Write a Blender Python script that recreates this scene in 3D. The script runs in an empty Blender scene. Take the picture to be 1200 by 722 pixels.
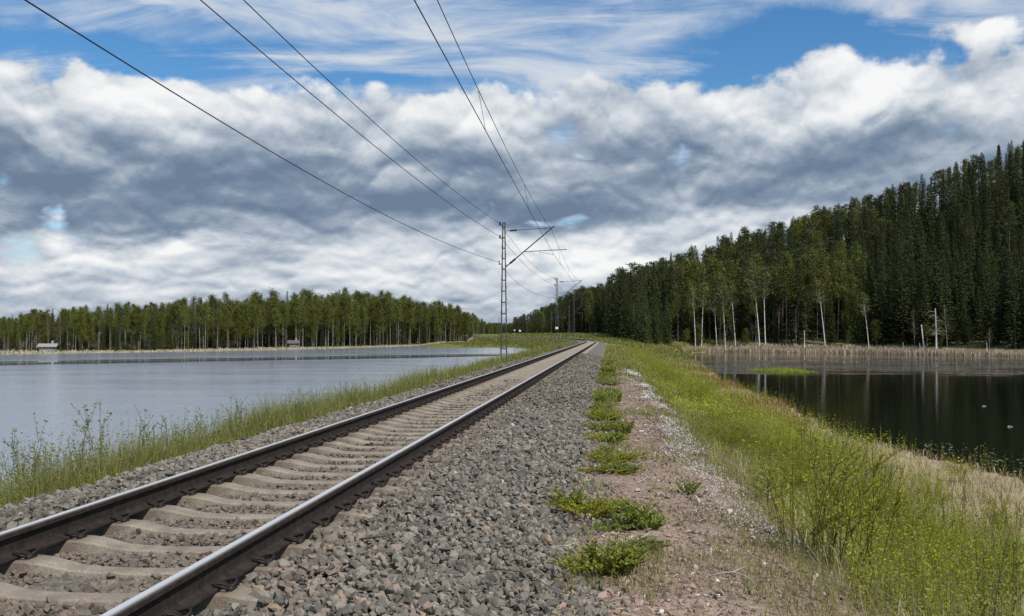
import bpy, bmesh, math, random
import numpy as np
from mathutils import Vector, Matrix

rng = np.random.default_rng(7)
random.seed(7)
R = math.radians
scene = bpy.context.scene
C = scene.collection

# ------------------------------------------------------------------ camera, sky, sun, exposure
F = 1130.0 / 1200.0            # focal length in picture widths
CAM_Z = 1.27                   # above the rail heads (z = 0)
cam_d = bpy.data.cameras.new('camera')
cam_d.sensor_width = 36.0
cam_d.lens = 36.0 * F
cam_d.clip_start = 0.05
cam_d.clip_end = 6000
cam = bpy.data.objects.new('camera', cam_d)
cam.location = (0, 0, CAM_Z)
cam.rotation_euler = (R(90 + 1.52), 0, 0)
C.objects.link(cam)
scene.camera = cam

SUN_EL, SUN_AZ = 50.0, 142.0   # azimuth clockwise from +Y (the view direction)
vs = scene.view_settings
vs.view_transform = 'Standard'; vs.look = 'None'; vs.exposure = 0.0; vs.gamma = 1.0
vs.use_curve_mapping = False
scene.cycles.max_bounces = 6
scene.cycles.diffuse_bounces = 3
scene.cycles.glossy_bounces = 3
scene.cycles.transmission_bounces = 3
scene.cycles.transparent_max_bounces = 6
scene.cycles.caustics_reflective = False
scene.cycles.caustics_refractive = False
scene.cycles.use_denoising = True

sun_d = bpy.data.lights.new('sun', 'SUN')
sun_d.energy = 4.0
sun_d.angle = R(1.5)
sun_d.color = (1.0, 0.955, 0.89)
sun = bpy.data.objects.new('sun', sun_d)
_sd = Vector((math.sin(R(SUN_AZ)) * math.cos(R(SUN_EL)), math.cos(R(SUN_AZ)) * math.cos(R(SUN_EL)), math.sin(R(SUN_EL))))
sun.rotation_euler = _sd.to_track_quat('Z', 'Y').to_euler()
sun.location = _sd * 50
C.objects.link(sun)


class NT:
    """small helper for writing node trees"""
    def __init__(self, tree):
        self.t = tree; self.n = tree.nodes; self.l = tree.links

    def node(self, typ, ins=None, **props):
        nd = self.n.new(typ)
        for k, v in props.items():
            setattr(nd, k, v)
        if ins:
            for k, v in ins.items():
                self.set(nd.inputs[k], v)
        return nd

    def set(self, sock, v):
        if isinstance(v, bpy.types.NodeSocket):
            self.l.new(v, sock)
        elif v is not None:
            sock.default_value = v

    def m(self, op, a, b=None, c=None, clamp=False):
        nd = self.n.new('ShaderNodeMath'); nd.operation = op; nd.use_clamp = clamp
        self.set(nd.inputs[0], a)
        if b is not None: self.set(nd.inputs[1], b)
        if c is not None: self.set(nd.inputs[2], c)
        return nd.outputs[0]

    def step(self, x, lo, hi, a=0.0, b=1.0, smooth=True):
        nd = self.n.new('ShaderNodeMapRange'); nd.clamp = True
        nd.interpolation_type = 'SMOOTHSTEP' if smooth else 'LINEAR'
        for i, v in enumerate((x, lo, hi, a, b)):
            self.set(nd.inputs[i], v)
        return nd.outputs[0]

    def noise(self, vec, scale, detail=4.0, rough=0.5, dist=0.0, out='Fac', lac=2.0):
        nd = self.n.new('ShaderNodeTexNoise')
        self.set(nd.inputs['Vector'], vec)
        nd.inputs['Scale'].default_value = scale
        nd.inputs['Detail'].default_value = detail
        nd.inputs['Roughness'].default_value = rough
        nd.inputs['Lacunarity'].default_value = lac
        nd.inputs['Distortion'].default_value = dist
        return nd.outputs[out]

    def xyz(self, x, y, z):
        nd = self.n.new('ShaderNodeCombineXYZ')
        self.set(nd.inputs[0], x); self.set(nd.inputs[1], y); self.set(nd.inputs[2], z)
        return nd.outputs[0]

    def sep(self, v):
        nd = self.n.new('ShaderNodeSeparateXYZ'); self.set(nd.inputs[0], v)
        return nd.outputs

    def mix(self, f, a, b, typ='MIX'):
        nd = self.n.new('ShaderNodeMix'); nd.data_type = 'RGBA'; nd.blend_type = typ
        nd.clamp_factor = True
        self.set(nd.inputs[0], f)
        self.set(nd.inputs[6], a if not isinstance(a, tuple) else (*a[:3], 1.0))
        self.set(nd.inputs[7], b if not isinstance(b, tuple) else (*b[:3], 1.0))
        return nd.outputs[2]

    def ramp(self, f, stops, interp='LINEAR'):
        nd = self.n.new('ShaderNodeValToRGB'); cr = nd.color_ramp; cr.interpolation = interp
        while len(cr.elements) < len(stops):
            cr.elements.new(0.5)
        for e, (p, c) in zip(cr.elements, stops):
            e.position = p
            e.color = (c, c, c, 1) if not isinstance(c, tuple) else (*c[:3], 1)
        self.set(nd.inputs[0], f)
        return nd.outputs[0]


world = bpy.data.worlds.new('World')
scene.world = world
world.use_nodes = True
W = NT(world.node_tree)
W.n.clear()
sky = W.node('ShaderNodeTexSky', sky_type='NISHITA', sun_disc=False, sun_elevation=R(SUN_EL), sun_rotation=R(SUN_AZ),
             altitude=100.0, air_density=1.0, dust_density=0.3, ozone_density=2.5)
tc = W.node('ShaderNodeTexCoord')
dirn = W.node('ShaderNodeVectorMath', {0: tc.outputs['Generated']}, operation='NORMALIZE').outputs[0]
dx, dy, dz = W.sep(dirn)
rad = W.m('SQRT', W.m('ADD', W.m('MULTIPLY', dx, dx), W.m('ADD', W.m('MULTIPLY', dy, dy), 1e-6)))
el = W.m('ARCTAN2', dz, rad)                         # elevation, radians
az = W.m('ARCTAN2', dx, dy)                          # azimuth from the line of the railway's bearing
ux, uy = W.m('DIVIDE', dx, rad), W.m('DIVIDE', dy, rad)
EL = W.m('MULTIPLY', el, 57.2958)                    # degrees
AZ = W.m('MULTIPLY', az, 57.2958)
cyl = W.xyz(ux, uy, W.m('MULTIPLY', W.m('LOGARITHM', W.m('MULTIPLY_ADD', W.m('MAXIMUM', el, 0.0), 6.0, 1.0), 2.718), 0.58))   # heaps grow flatter towards the horizon
warpn = W.node('ShaderNodeVectorMath', {0: W.noise(cyl, 8.0, 6, 0.55, out='Color'), 1: (0.5, 0.5, 0.5)}, operation='SUBTRACT').outputs[0]
wx, wy, wz = W.sep(warpn)
AZw = W.m('MULTIPLY_ADD', wx, 10.0, AZ)
ELw = W.m('MULTIPLY_ADD', wz, 5.5, EL)


def cloud_mass(x, y, rx, ry, amp):
    """a single cloud of the sky, given by its bearing and height (reckoned from a 1200 x 722 panorama, 1130 px per radian)"""
    a0 = math.degrees(math.atan((x - 600) / 1130)); e0 = math.degrees(math.atan((391 - y) / 1130))
    ra, re = math.degrees(rx / 1130), math.degrees(ry / 1130)
    da = W.m('DIVIDE', W.m('SUBTRACT', AZw, a0), ra)
    de = W.m('DIVIDE', W.m('SUBTRACT', ELw, e0), re)
    q = W.m('ADD', W.m('MULTIPLY', da, da), W.m('MULTIPLY', de, de))
    return W.m('MULTIPLY', W.m('POWER', 2.718, W.m('MULTIPLY', q, -1.0)), amp)


def addup(lst):
    s = lst[0]
    for v in lst[1:]:
        s = W.m('ADD', s, v)
    return s


def cum_noise(off, k=1.0):
    """heaped cloud: soft drifts with rounded heads on them"""
    v = W.node('ShaderNodeVectorMath', {0: cyl, 1: (3.1, 1.7, off)}, operation='ADD').outputs[0]
    soft = W.noise(v, 5.6 * k, 8, 0.56, 0.2)
    rg = W.node('ShaderNodeTexNoise', {'Vector': v, 'Scale': 7.0 * k, 'Detail': 5.0, 'Roughness': 0.5, 'Lacunarity': 2.1, 'Offset': 0.9, 'Gain': 1.0, 'Distortion': 0.3},
                noise_type='RIDGED_MULTIFRACTAL', normalize=True).outputs[0]
    return W.m('MULTIPLY_ADD', W.m('SUBTRACT', 0.5, rg), 0.20, soft)


D0 = cum_noise(0.4)
D1 = cum_noise(0.4 + 0.040)
F0 = cum_noise(1.9, 2.3)
F1 = cum_noise(1.9 + 0.013, 2.3)
lit = W.m('ADD', W.m('MULTIPLY', W.m('SUBTRACT', D0, D1), 1.55), W.m('MULTIPLY', W.m('SUBTRACT', F0, F1), 1.05))
# how light the cloud deck is at each height above the horizon
eln = W.m('DIVIDE', ELw, 30.0, clamp=True)
tone = W.ramp(eln, [(0.0, 0.46), (0.06, 0.52), (0.10, 0.60), (0.17, 0.56), (0.22, 0.38), (0.265, 0.27), (0.31, 0.30), (0.36, 0.44), (0.42, 0.53), (0.50, 0.58), (0.60, 0.64), (1.0, 0.66)], 'LINEAR')
cover = W.ramp(eln, [(0.0, 1.0), (0.10, 0.92), (0.30, 0.98), (0.38, 0.74), (0.45, 0.40), (0.52, 0.14), (0.60, 0.02), (1.0, 0.0)], 'LINEAR')
bright = addup([cloud_mass(1120, 115, 130, 40, 0.28), cloud_mass(905, 145, 80, 34, 0.26), cloud_mass(640, 150, 120, 30, 0.18),
                cloud_mass(250, 140, 260, 32, 0.18), cloud_mass(110, 292, 100, 16, 0.26), cloud_mass(560, 290, 260, 20, 0.08), cloud_mass(700, 300, 120, 24, 0.24),
                cloud_mass(330, 335, 240, 14, 0.18), cloud_mass(1180, 160, 60, 40, 0.2), cloud_mass(840, 275, 120, 14, 0.12),
                cloud_mass(300, 238, 170, 22, -0.18), cloud_mass(640, 240, 260, 22, -0.18), cloud_mass(420, 200, 110, 26, -0.10),
                cloud_mass(1040, 172, 150, 20, -0.24), cloud_mass(820, 215, 140, 26, -0.08), cloud_mass(60, 215, 120, 20, -0.08), cloud_mass(120, 262, 200, 12, -0.12)])
thick = addup([cloud_mass(1130, 125, 170, 46, 0.66), cloud_mass(1110, 66, 46, 12, 0.22), cloud_mass(90, 150, 130, 40, 0.16), cloud_mass(890, 155, 120, 42, 0.34), cloud_mass(620, 135, 160, 32, 0.16),
               cloud_mass(250, 125, 300, 34, 0.14), cloud_mass(470, 318, 60, 8, -0.18), cloud_mass(450, 135, 120, 32, 0.06)])
dens = addup([W.m('MULTIPLY_ADD', D0, 2.0, -1.05), W.m('MULTIPLY_ADD', F0, 0.7, -0.32), cover, thick])
alpha_c = W.step(dens, 0.32, 0.54)
value = addup([tone, W.m('MULTIPLY', bright, 1.2), lit, W.m('MULTIPLY_ADD', D0, 0.35, -0.17), W.m('MULTIPLY_ADD', F0, 0.34, -0.16)])
value = W.m('MULTIPLY_ADD', value, 0.86, 0.065)
ccol = W.ramp(value, [(0.0, (0.155, 0.215, 0.315)), (0.22, (0.225, 0.295, 0.395)), (0.45, (0.40, 0.465, 0.55)), (0.66, (0.61, 0.66, 0.72)), (0.84, (0.80, 0.825, 0.85)), (1.0, (0.93, 0.935, 0.935))])
# thin high cloud, drawn out by the wind
pz = W.m('ADD', W.m('MAXIMUM', dz, 0.0), 0.10)
plan = W.xyz(W.m('DIVIDE', dx, pz), W.m('DIVIDE', dy, pz), 0.0)
rot = W.node('ShaderNodeMapping', {'Vector': plan, 'Rotation': (0, 0, R(10)), 'Scale': (0.8, 1.7, 1.0)}).outputs[0]
ci = W.noise(rot, 2.1, 9, 0.62, 0.8)
veil = addup([cloud_mass(100, 15, 260, 30, 0.16), cloud_mass(520, 84, 200, 24, 0.08), cloud_mass(650, 50, 160, 30, 0.10), cloud_mass(900, 8, 320, 18, 0.12), cloud_mass(300, 60, 120, 40, 0.06), cloud_mass(1150, 30, 120, 30, 0.05),
              cloud_mass(90, 84, 180, 17, -0.26), cloud_mass(900, 84, 150, 24, -0.30), cloud_mass(720, 100, 150, 16, -0.16), cloud_mass(1010, 60, 150, 26, -0.20), cloud_mass(450, 96, 80, 13, -0.24), cloud_mass(690, 22, 90, 12, -0.12), cloud_mass(180, 44, 90, 10, -0.12)])
alpha_h = W.m('MULTIPLY', W.step(W.m('ADD', ci, veil), 0.30, 0.68), 0.90)
hcol = W.mix(W.step(ci, 0.40, 0.72), (0.50, 0.63, 0.82), (0.84, 0.875, 0.92))
skyc = W.node('ShaderNodeHueSaturation', {'Color': sky.outputs[0], 'Saturation': 1.32, 'Value': 1.2})
bg_sky = W.node('ShaderNodeBackground', {'Color': skyc.outputs[0], 'Strength': 0.10})
bg_high = W.node('ShaderNodeBackground', {'Color': hcol, 'Strength': 0.86})
bg_cloud = W.node('ShaderNodeBackground', {'Color': ccol, 'Strength': 1.0})
mx1 = W.node('ShaderNodeMixShader', {0: alpha_h, 1: bg_sky.outputs[0], 2: bg_high.outputs[0]})
mx2 = W.node('ShaderNodeMixShader', {0: alpha_c, 1: mx1.outputs[0], 2: bg_cloud.outputs[0]})
wout = W.node('ShaderNodeOutputWorld', {'Surface': mx2.outputs[0]})
world.cycles.sampling_method = 'MANUAL'
world.cycles.sample_map_resolution = 512

# ------------------------------------------------------------------ mesh helpers
class Buf:
    """collects faces (tris or quads) with one tint value per vertex, links them as ONE mesh object"""
    def __init__(self):
        self.v = []; self.f3 = []; self.f4 = []; self.t = []; self.n = 0

    def add(self, verts, tris=None, quads=None, tint=0.5):
        verts = np.asarray(verts, dtype=np.float64).reshape(-1, 3)
        k = len(verts)
        self.v.append(verts)
        self.t.append(np.broadcast_to(np.asarray(tint, dtype=np.float64), (k,)).copy())
        if tris is not None and len(tris):
            self.f3.append(np.asarray(tris, dtype=np.int64).reshape(-1, 3) + self.n)
        if quads is not None and len(quads):
            self.f4.append(np.asarray(quads, dtype=np.int64).reshape(-1, 4) + self.n)
        self.n += k
        return self

    def mesh(self, name, mat, smooth=False):
        me = bpy.data.meshes.new(name)
        v = np.concatenate(self.v) if self.v else np.zeros((0, 3))
        t3 = np.concatenate(self.f3) if self.f3 else np.zeros((0, 3), dtype=np.int64)
        t4 = np.concatenate(self.f4) if self.f4 else np.zeros((0, 4), dtype=np.int64)
        me.vertices.add(len(v))
        me.vertices.foreach_set('co', v.astype(np.float32).ravel())
        loops = np.concatenate([t3.ravel(), t4.ravel()]).astype(np.int32)
        me.loops.add(len(loops))
        me.loops.foreach_set('vertex_index', loops)
        tot = np.concatenate([np.full(len(t3), 3), np.full(len(t4), 4)]).astype(np.int32)
        st = np.concatenate([[0], np.cumsum(tot)[:-1]]).astype(np.int32) if len(tot) else np.zeros(0, np.int32)
        me.polygons.add(len(tot))
        me.polygons.foreach_set('loop_start', st)
        me.polygons.foreach_set('use_smooth', np.full(len(tot), smooth))
        at = me.attributes.new('tint', 'FLOAT', 'POINT')
        at.data.foreach_set('value', np.concatenate(self.t).astype(np.float32) if self.t else np.zeros(0, np.float32))
        me.update(calc_edges=True)
        me.validate()
        if mat is not None:
            me.materials.append(mat)
        return me


def link(name, data, parent=None, loc=(0, 0, 0), rot=(0, 0, 0), scale=(1, 1, 1), label=None, cat=None, group=None, kind=None):
    o = bpy.data.objects.new(name, data)
    C.objects.link(o)
    o.location = loc; o.rotation_euler = rot
    o.scale = scale if not isinstance(scale, (int, float)) else (scale,) * 3
    if parent is not None: o.parent = parent
    if label: o['label'] = label
    if cat: o['category'] = cat
    if group: o['group'] = group
    if kind: o['kind'] = kind
    return o


def tube(buf, pts, rads, sides=6, tint=0.5, cap=True):
    pts = np.asarray(pts, dtype=float); n = len(pts)
    rads = np.broadcast_to(np.asarray(rads, dtype=float), (n,))
    tang = np.gradient(pts, axis=0)
    tang /= np.linalg.norm(tang, axis=1)[:, None] + 1e-9
    ref = np.array([0.0, 0.0, 1.0]) if abs(tang[0][2]) < 0.9 else np.array([1.0, 0.0, 0.0])
    vs_ = []
    for i in range(n):
        a = np.cross(tang[i], ref); a /= np.linalg.norm(a) + 1e-9
        b = np.cross(tang[i], a)
        ref = np.cross(a, tang[i]) if np.linalg.norm(np.cross(a, tang[i])) > 1e-6 else ref
        ang = np.arange(sides) * 2 * math.pi / sides
        vs_.append(pts[i] + rads[i] * (np.cos(ang)[:, None] * a + np.sin(ang)[:, None] * b))
    V = np.concatenate(vs_)
    q = []
    for i in range(n - 1):
        for k in range(sides):
            k2 = (k + 1) % sides
            q.append((i * sides + k, i * sides + k2, (i + 1) * sides + k2, (i + 1) * sides + k))
    tr = []
    if cap:
        for base in (0, (n - 1) * sides):
            for k in range(1, sides - 1):
                tr.append((base, base + k, base + k + 1))
    buf.add(V, tr, q, tint)


def box(buf, lo, hi, tint=0.5):
    x0, y0, z0 = lo; x1, y1, z1 = hi
    V = [(x0, y0, z0), (x1, y0, z0), (x1, y1, z0), (x0, y1, z0), (x0, y0, z1), (x1, y0, z1), (x1, y1, z1), (x0, y1, z1)]
    buf.add(V, None, [(0, 3, 2, 1), (4, 5, 6, 7), (0, 1, 5, 4), (1, 2, 6, 5), (2, 3, 7, 6), (3, 0, 4, 7)], tint)


def vnoise(x, y, seed=0):
    """smooth 2-D value noise, 0..1"""
    x = np.asarray(x, dtype=float); y = np.asarray(y, dtype=float)
    xi = np.floor(x).astype(np.int64); yi = np.floor(y).astype(np.int64)
    fx = x - xi; fy = y - yi
    fx = fx * fx * (3 - 2 * fx); fy = fy * fy * (3 - 2 * fy)

    def h(a, b):
        n = (a * 374761393 + b * 668265263 + seed * 1442695041) & 0xFFFFFFFF
        n = ((n ^ (n >> 13)) * 1274126177) & 0xFFFFFFFF
        return ((n ^ (n >> 16)) & 0xFFFF) / 65535.0
    return (h(xi, yi) * (1 - fx) + h(xi + 1, yi) * fx) * (1 - fy) + (h(xi, yi + 1) * (1 - fx) + h(xi + 1, yi + 1) * fx) * fy


def fbm(x, y, oct=4, seed=0):
    s = 0; a = 0.5; tot = 0
    for k in range(oct):
        s = s + a * vnoise(np.asarray(x) * 2 ** k, np.asarray(y) * 2 ** k, seed + k * 17); tot += a; a *= 0.5
    return s / tot


def sst(x, a, b):
    u = np.clip((np.asarray(x, dtype=float) - a) / (b - a), 0, 1)
    return u * u * (3 - 2 * u)


# ------------------------------------------------------------------ materials
def material(name, base=(0.5, 0.5, 0.5), rough=0.8, metal=0.0, spec=0.3):
    m = bpy.data.materials.new(name); m.use_nodes = True
    T = NT(m.node_tree)
    T.p = T.n['Principled BSDF']
    T.p.inputs['Base Color'].default_value = (*base, 1)
    T.p.inputs['Roughness'].default_value = rough
    T.p.inputs['Metallic'].default_value = metal
    T.p.inputs['Specular IOR Level'].default_value = spec
    T.mat = m
    T.out = T.n['Material Output']
    T.tc = None
    return T


def obj_coord(T):
    if T.tc is None:
        T.tc = T.node('ShaderNodeTexCoord')
    return T.tc.outputs['Object']


def bump(T, h, strength=0.4, dist=0.02):
    b = T.node('ShaderNodeBump', {'Height': h, 'Strength': strength, 'Distance': dist})
    T.l.new(b.outputs[0], T.p.inputs['Normal'])
    return b


def tint_attr(T):
    return T.node('ShaderNodeAttribute', attribute_name='tint').outputs['Fac']


def leaf_material(name, stops, rough=0.55, trans=0.45, vary=0.25, hue=0.02):
    """foliage: tint attribute through a ramp, a little variation from plant to plant, light passing through the blades"""
    T = material(name, (0.1, 0.15, 0.03), rough, spec=0.25)
    col = T.ramp(tint_attr(T), stops)
    info = T.node('ShaderNodeObjectInfo')
    hs = T.node('ShaderNodeHueSaturation', {'Color': col,
                'Hue': T.m('MULTIPLY_ADD', info.outputs['Random'], hue, 0.5 - hue / 2),
                'Value': T.m('MULTIPLY_ADD', info.outputs['Random'], vary, 1 - vary / 2)})
    T.l.new(hs.outputs[0], T.p.inputs['Base Color'])
    tr = T.node('ShaderNodeBsdfTranslucent', {'Color': hs.outputs[0]})
    mx = T.node('ShaderNodeMixShader', {0: trans, 1: T.p.outputs[0], 2: tr.outputs[0]})
    T.l.new(mx.outputs[0], T.out.inputs['Surface'])
    return T.mat


def stone_material(name='ballast_stone', dust=0.0):
    T = material(name, (0.25, 0.24, 0.22), 0.9, spec=0.25)
    oc = obj_coord(T)
    base = T.ramp(tint_attr(T), [(0.0, (0.050, 0.043, 0.034)), (0.18, (0.100, 0.088, 0.071)), (0.40, (0.158, 0.140, 0.113)), (0.62, (0.210, 0.184, 0.146)),
                                 (0.78, (0.29, 0.252, 0.200)), (0.87, (0.28, 0.20, 0.155)), (0.92, (0.32, 0.235, 0.165)), (0.96, (0.36, 0.25, 0.14)), (1.0, (0.50, 0.47, 0.43))])
    sp = T.noise(oc, 160.0, 3, 0.6)
    col = T.mix(T.step(sp, 0.42, 0.70), base, T.mix(0.5, base, (0.34, 0.315, 0.27)))
    col = T.mix(T.m('MULTIPLY', T.step(T.noise(oc, 45.0, 3, 0.6), 0.5, 0.72), 0.5), col, (0.10, 0.09, 0.08))
    if dust:
        col = T.mix(T.m('MULTIPLY_ADD', T.noise(oc, 6.0, 3, 0.6), 0.5, dust - 0.25), col, (0.165, 0.128, 0.096))
    T.l.new(col, T.p.inputs['Base Color'])
    bump(T, T.noise(oc, 90.0, 4, 0.6), 0.5, 0.006)
    return T.mat


def ground_material(name, lo, hi, spots, scale, vor=0.0, spot_amt=0.5, rough=0.95, bump_d=0.02):
    T = material(name, lo, rough, spec=0.15)
    oc = obj_coord(T)
    n = T.noise(oc, scale, 6, 0.62)
    col = T.mix(T.step(n, 0.3, 0.7), lo, hi)
    sn = T.noise(oc, scale * 9, 4, 0.65)
    col = T.mix(T.m('MULTIPLY', T.step(sn, 0.5, 0.7), spot_amt), col, spots)
    h = T.noise(oc, scale * 6, 5, 0.6)
    if vor:
        vo = T.node('ShaderNodeTexVoronoi', {'Vector': oc, 'Scale': vor, 'Randomness': 1.0})
        cell = T.sep(vo.outputs['Color'])[0]
        col = T.mix(0.75, col, T.ramp(cell, [(0.0, tuple(c * 0.55 for c in lo)), (0.5, hi), (0.85, tuple(c * 1.25 for c in hi)), (1.0, spots)]))
        h = T.m('SUBTRACT', 1.0, vo.outputs['Distance'])
    T.l.new(col, T.p.inputs['Base Color'])
    bump(T, h, 0.8, bump_d)
    return T.mat


M = {}
M['stone'] = stone_material()
M['stone_dusty'] = stone_material('dusty_stone', 0.55)
M['bed'] = ground_material('ballast_bed', (0.110, 0.098, 0.080), (0.175, 0.156, 0.126), (0.26, 0.235, 0.195), 3.0, vor=15.0, bump_d=0.03)
M['path'] = ground_material('gravel_path', (0.150, 0.112, 0.084), (0.31, 0.225, 0.168), (0.43, 0.345, 0.275), 1.6, vor=42.0, bump_d=0.012)
M['pathstone'] = None

T = material('path_pebble', (0.35, 0.25, 0.2), 0.9)
T.l.new(T.ramp(tint_attr(T), [(0.0, (0.14, 0.115, 0.10)), (0.3, (0.25, 0.18, 0.145)), (0.55, (0.33, 0.235, 0.18)), (0.75, (0.39, 0.295, 0.23)), (0.9, (0.44, 0.38, 0.33)), (1.0, (0.62, 0.58, 0.53))]), T.p.inputs['Base Color'])
M['pebble'] = T.mat

# terrain sheet: zone colours come from the 'zone' attributes
T = material('terrain', (0.15, 0.12, 0.06), 0.95, spec=0.1)
oc = obj_coord(T)
zg = T.node('ShaderNodeAttribute', attribute_name='green').outputs['Fac']
zf = T.node('ShaderNodeAttribute', attribute_name='forest').outputs['Fac']
n1 = T.noise(oc, 0.9, 6, 0.65); n2 = T.noise(oc, 7.0, 5, 0.65)
dry = T.mix(T.step(n2, 0.3, 0.7), (0.26, 0.20, 0.11), (0.42, 0.345, 0.21))
grn = T.mix(T.step(n2, 0.3, 0.7), (0.095, 0.105, 0.028), (0.185, 0.20, 0.050))
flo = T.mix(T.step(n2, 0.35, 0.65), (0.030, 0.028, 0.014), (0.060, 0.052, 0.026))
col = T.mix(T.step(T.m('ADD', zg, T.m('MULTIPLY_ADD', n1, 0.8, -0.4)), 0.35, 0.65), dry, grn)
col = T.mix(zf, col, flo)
T.l.new(col, T.p.inputs['Base Color'])
bump(T, n2, 0.7, 0.06)
M['terrain'] = T.mat

T = material('concrete', (0.36, 0.32, 0.26), 0.92, spec=0.2)
oc = obj_coord(T)
inf = T.node('ShaderNodeObjectInfo').outputs['Random']
ofs = T.node('ShaderNodeVectorMath', {0: oc, 1: T.xyz(T.m('MULTIPLY', inf, 40.0), 0.0, 0.0)}, operation='ADD').outputs[0]
c1 = T.noise(ofs, 5.0, 6, 0.65); c2 = T.noise(ofs, 70.0, 4, 0.65)
col = T.mix(T.step(c1, 0.3, 0.72), (0.235, 0.195, 0.150), (0.385, 0.335, 0.262))
col = T.mix(T.m('MULTIPLY', T.step(c2, 0.45, 0.62), 0.5), col, (0.16, 0.130, 0.098))
xt = T.m('ABSOLUTE', T.sep(oc)[0])
near_rail = T.m('MULTIPLY', T.step(T.m('ABSOLUTE', T.m('SUBTRACT', xt, 0.80)), 0.10, 0.26, 1.0, 0.0), T.step(c1, 0.25, 0.6, 0.2, 0.7))
col = T.mix(near_rail, col, (0.125, 0.092, 0.066))
col = T.mix(T.m('MULTIPLY', inf, 0.25), col, (0.30, 0.24, 0.18))
T.l.new(col, T.p.inputs['Base Color'])
bump(T, T.m('ADD', c2, T.m('MULTIPLY', c1, 0.8)), 0.9, 0.010)
M['concrete'] = T.mat

T = material('rail_steel', (0.035, 0.027, 0.023), 0.9, spec=0.2)
oc = obj_coord(T)
g = T.node('ShaderNodeNewGeometry')
nz = T.sep(g.outputs['Normal'])[2]
top = T.step(tint_attr(T), 0.15, 0.95, smooth=False)  # polished running surface, with the highlight painted into its tint
rust = T.mix(T.step(T.noise(oc, 14.0, 5, 0.65), 0.35, 0.7), (0.022, 0.017, 0.0145), (0.046, 0.034, 0.028))
T.l.new(T.mix(top, rust, (0.80, 0.775, 0.735)), T.p.inputs['Base Color'])
T.l.new(T.m('MULTIPLY', top, 0.55), T.p.inputs['Metallic'])
T.l.new(T.step(top, 0, 1, 0.9, 0.42), T.p.inputs['Roughness'])
bump(T, T.noise(oc, 60.0, 4, 0.6), 0.15, 0.004)
M['rail'] = T.mat

T = material('clip_steel', (0.028, 0.021, 0.018), 0.6, metal=0.3)
M['clip'] = T.mat
T = material('galvanised', (0.22, 0.22, 0.225), 0.55, metal=0.6)
T.l.new(T.mix(T.step(T.noise(obj_coord(T), 3.0, 5, 0.6), 0.35, 0.65), (0.085, 0.068, 0.058), (0.13, 0.125, 0.12)), T.p.inputs['Base Color'])
M['galv'] = T.mat
M['arm'] = material('arm_tube', (0.07, 0.072, 0.075), 0.5, metal=0.5).mat
M['insul'] = material('insulator', (0.035, 0.028, 0.026), 0.3).mat
M['wire'] = material('copper_wire', (0.035, 0.033, 0.033), 0.6, metal=0.3).mat
M['grey_dark'] = material('dark_sheet', (0.12, 0.12, 0.12), 0.8).mat
M['white'] = material('white_paint', (0.78, 0.78, 0.75), 0.6).mat
M['grey_paint'] = material('grey_paint', (0.30, 0.30, 0.30), 0.6).mat
M['black'] = material('black_paint', (0.02, 0.02, 0.02), 0.6).mat
M['glass'] = material('window_glass', (0.02, 0.025, 0.03), 0.08, spec=0.6).mat
M['red_wood'] = material('weathered_board', (0.20, 0.17, 0.14), 0.9).mat
M['roof'] = material('roof_sheet', (0.40, 0.40, 0.39), 0.7).mat
M['pale_roof'] = material('pale_roof', (0.30, 0.30, 0.29), 0.7).mat


def water_material(name, calm_fn, base_col, wave, rough):
    T = material(name, base_col, 0.04, spec=0.5)
    T.p.inputs['IOR'].default_value = 1.333 if 'pond' in name else 2.3
    g = T.node('ShaderNodeNewGeometry')
    pos = g.outputs['Position']
    x, y, z = T.sep(pos)
    rip = calm_fn(T, x, y, pos)                   # 0 = still, 1 = ruffled by the wind
    w1 = T.noise(T.node('ShaderNodeMapping', {'Vector': pos, 'Scale': (1.0, 1.35, 1.0)}).outputs[0], 1.7, 4, 0.62, 0.5)
    w2 = T.noise(pos, 0.45, 3, 0.5, 0.3)
    h = T.m('ADD', T.m('MULTIPLY', w1, T.m('MULTIPLY_ADD', rip, 0.9, 0.012)), T.m('MULTIPLY', w2, T.m('MULTIPLY', rip, 0.5)))
    bump(T, h, 1.0, wave)
    T.l.new(T.m('MULTIPLY_ADD', rip, rough, 0.02), T.p.inputs['Roughness'])
    return T.mat


def lake_wind(T, x, y, pos):
    line = T.m('SUBTRACT', y, T.m('MULTIPLY_ADD', x, 0.80, 207.0))             # metres beyond the sheltered strip's middle
    wob = T.m('MULTIPLY_ADD', T.noise(T.node('ShaderNodeMapping', {'Vector': pos, 'Scale': (0.012, 0.05, 1)}).outputs[0], 1.0, 4, 0.6), 12.0, -6.0)
    d = T.m('ABSOLUTE', T.m('ADD', line, wob))
    band = T.step(d, 11.0, 15.0)
    streak = T.step(T.m('ABSOLUTE', T.m('ADD', T.m('SUBTRACT', line, 4.0), T.m('MULTIPLY', wob, 0.3))), 1.0, 2.6, 1.0, 0.0)
    gust = T.step(T.noise(T.node('ShaderNodeMapping', {'Vector': pos, 'Scale': (0.05, 0.22, 1)}).outputs[0], 1.0, 5, 0.65), 0.3, 0.65, 0.55, 1.0)
    return T.m('MULTIPLY', T.m('MAXIMUM', band, T.m('MULTIPLY', streak, 0.6)), gust)


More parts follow.
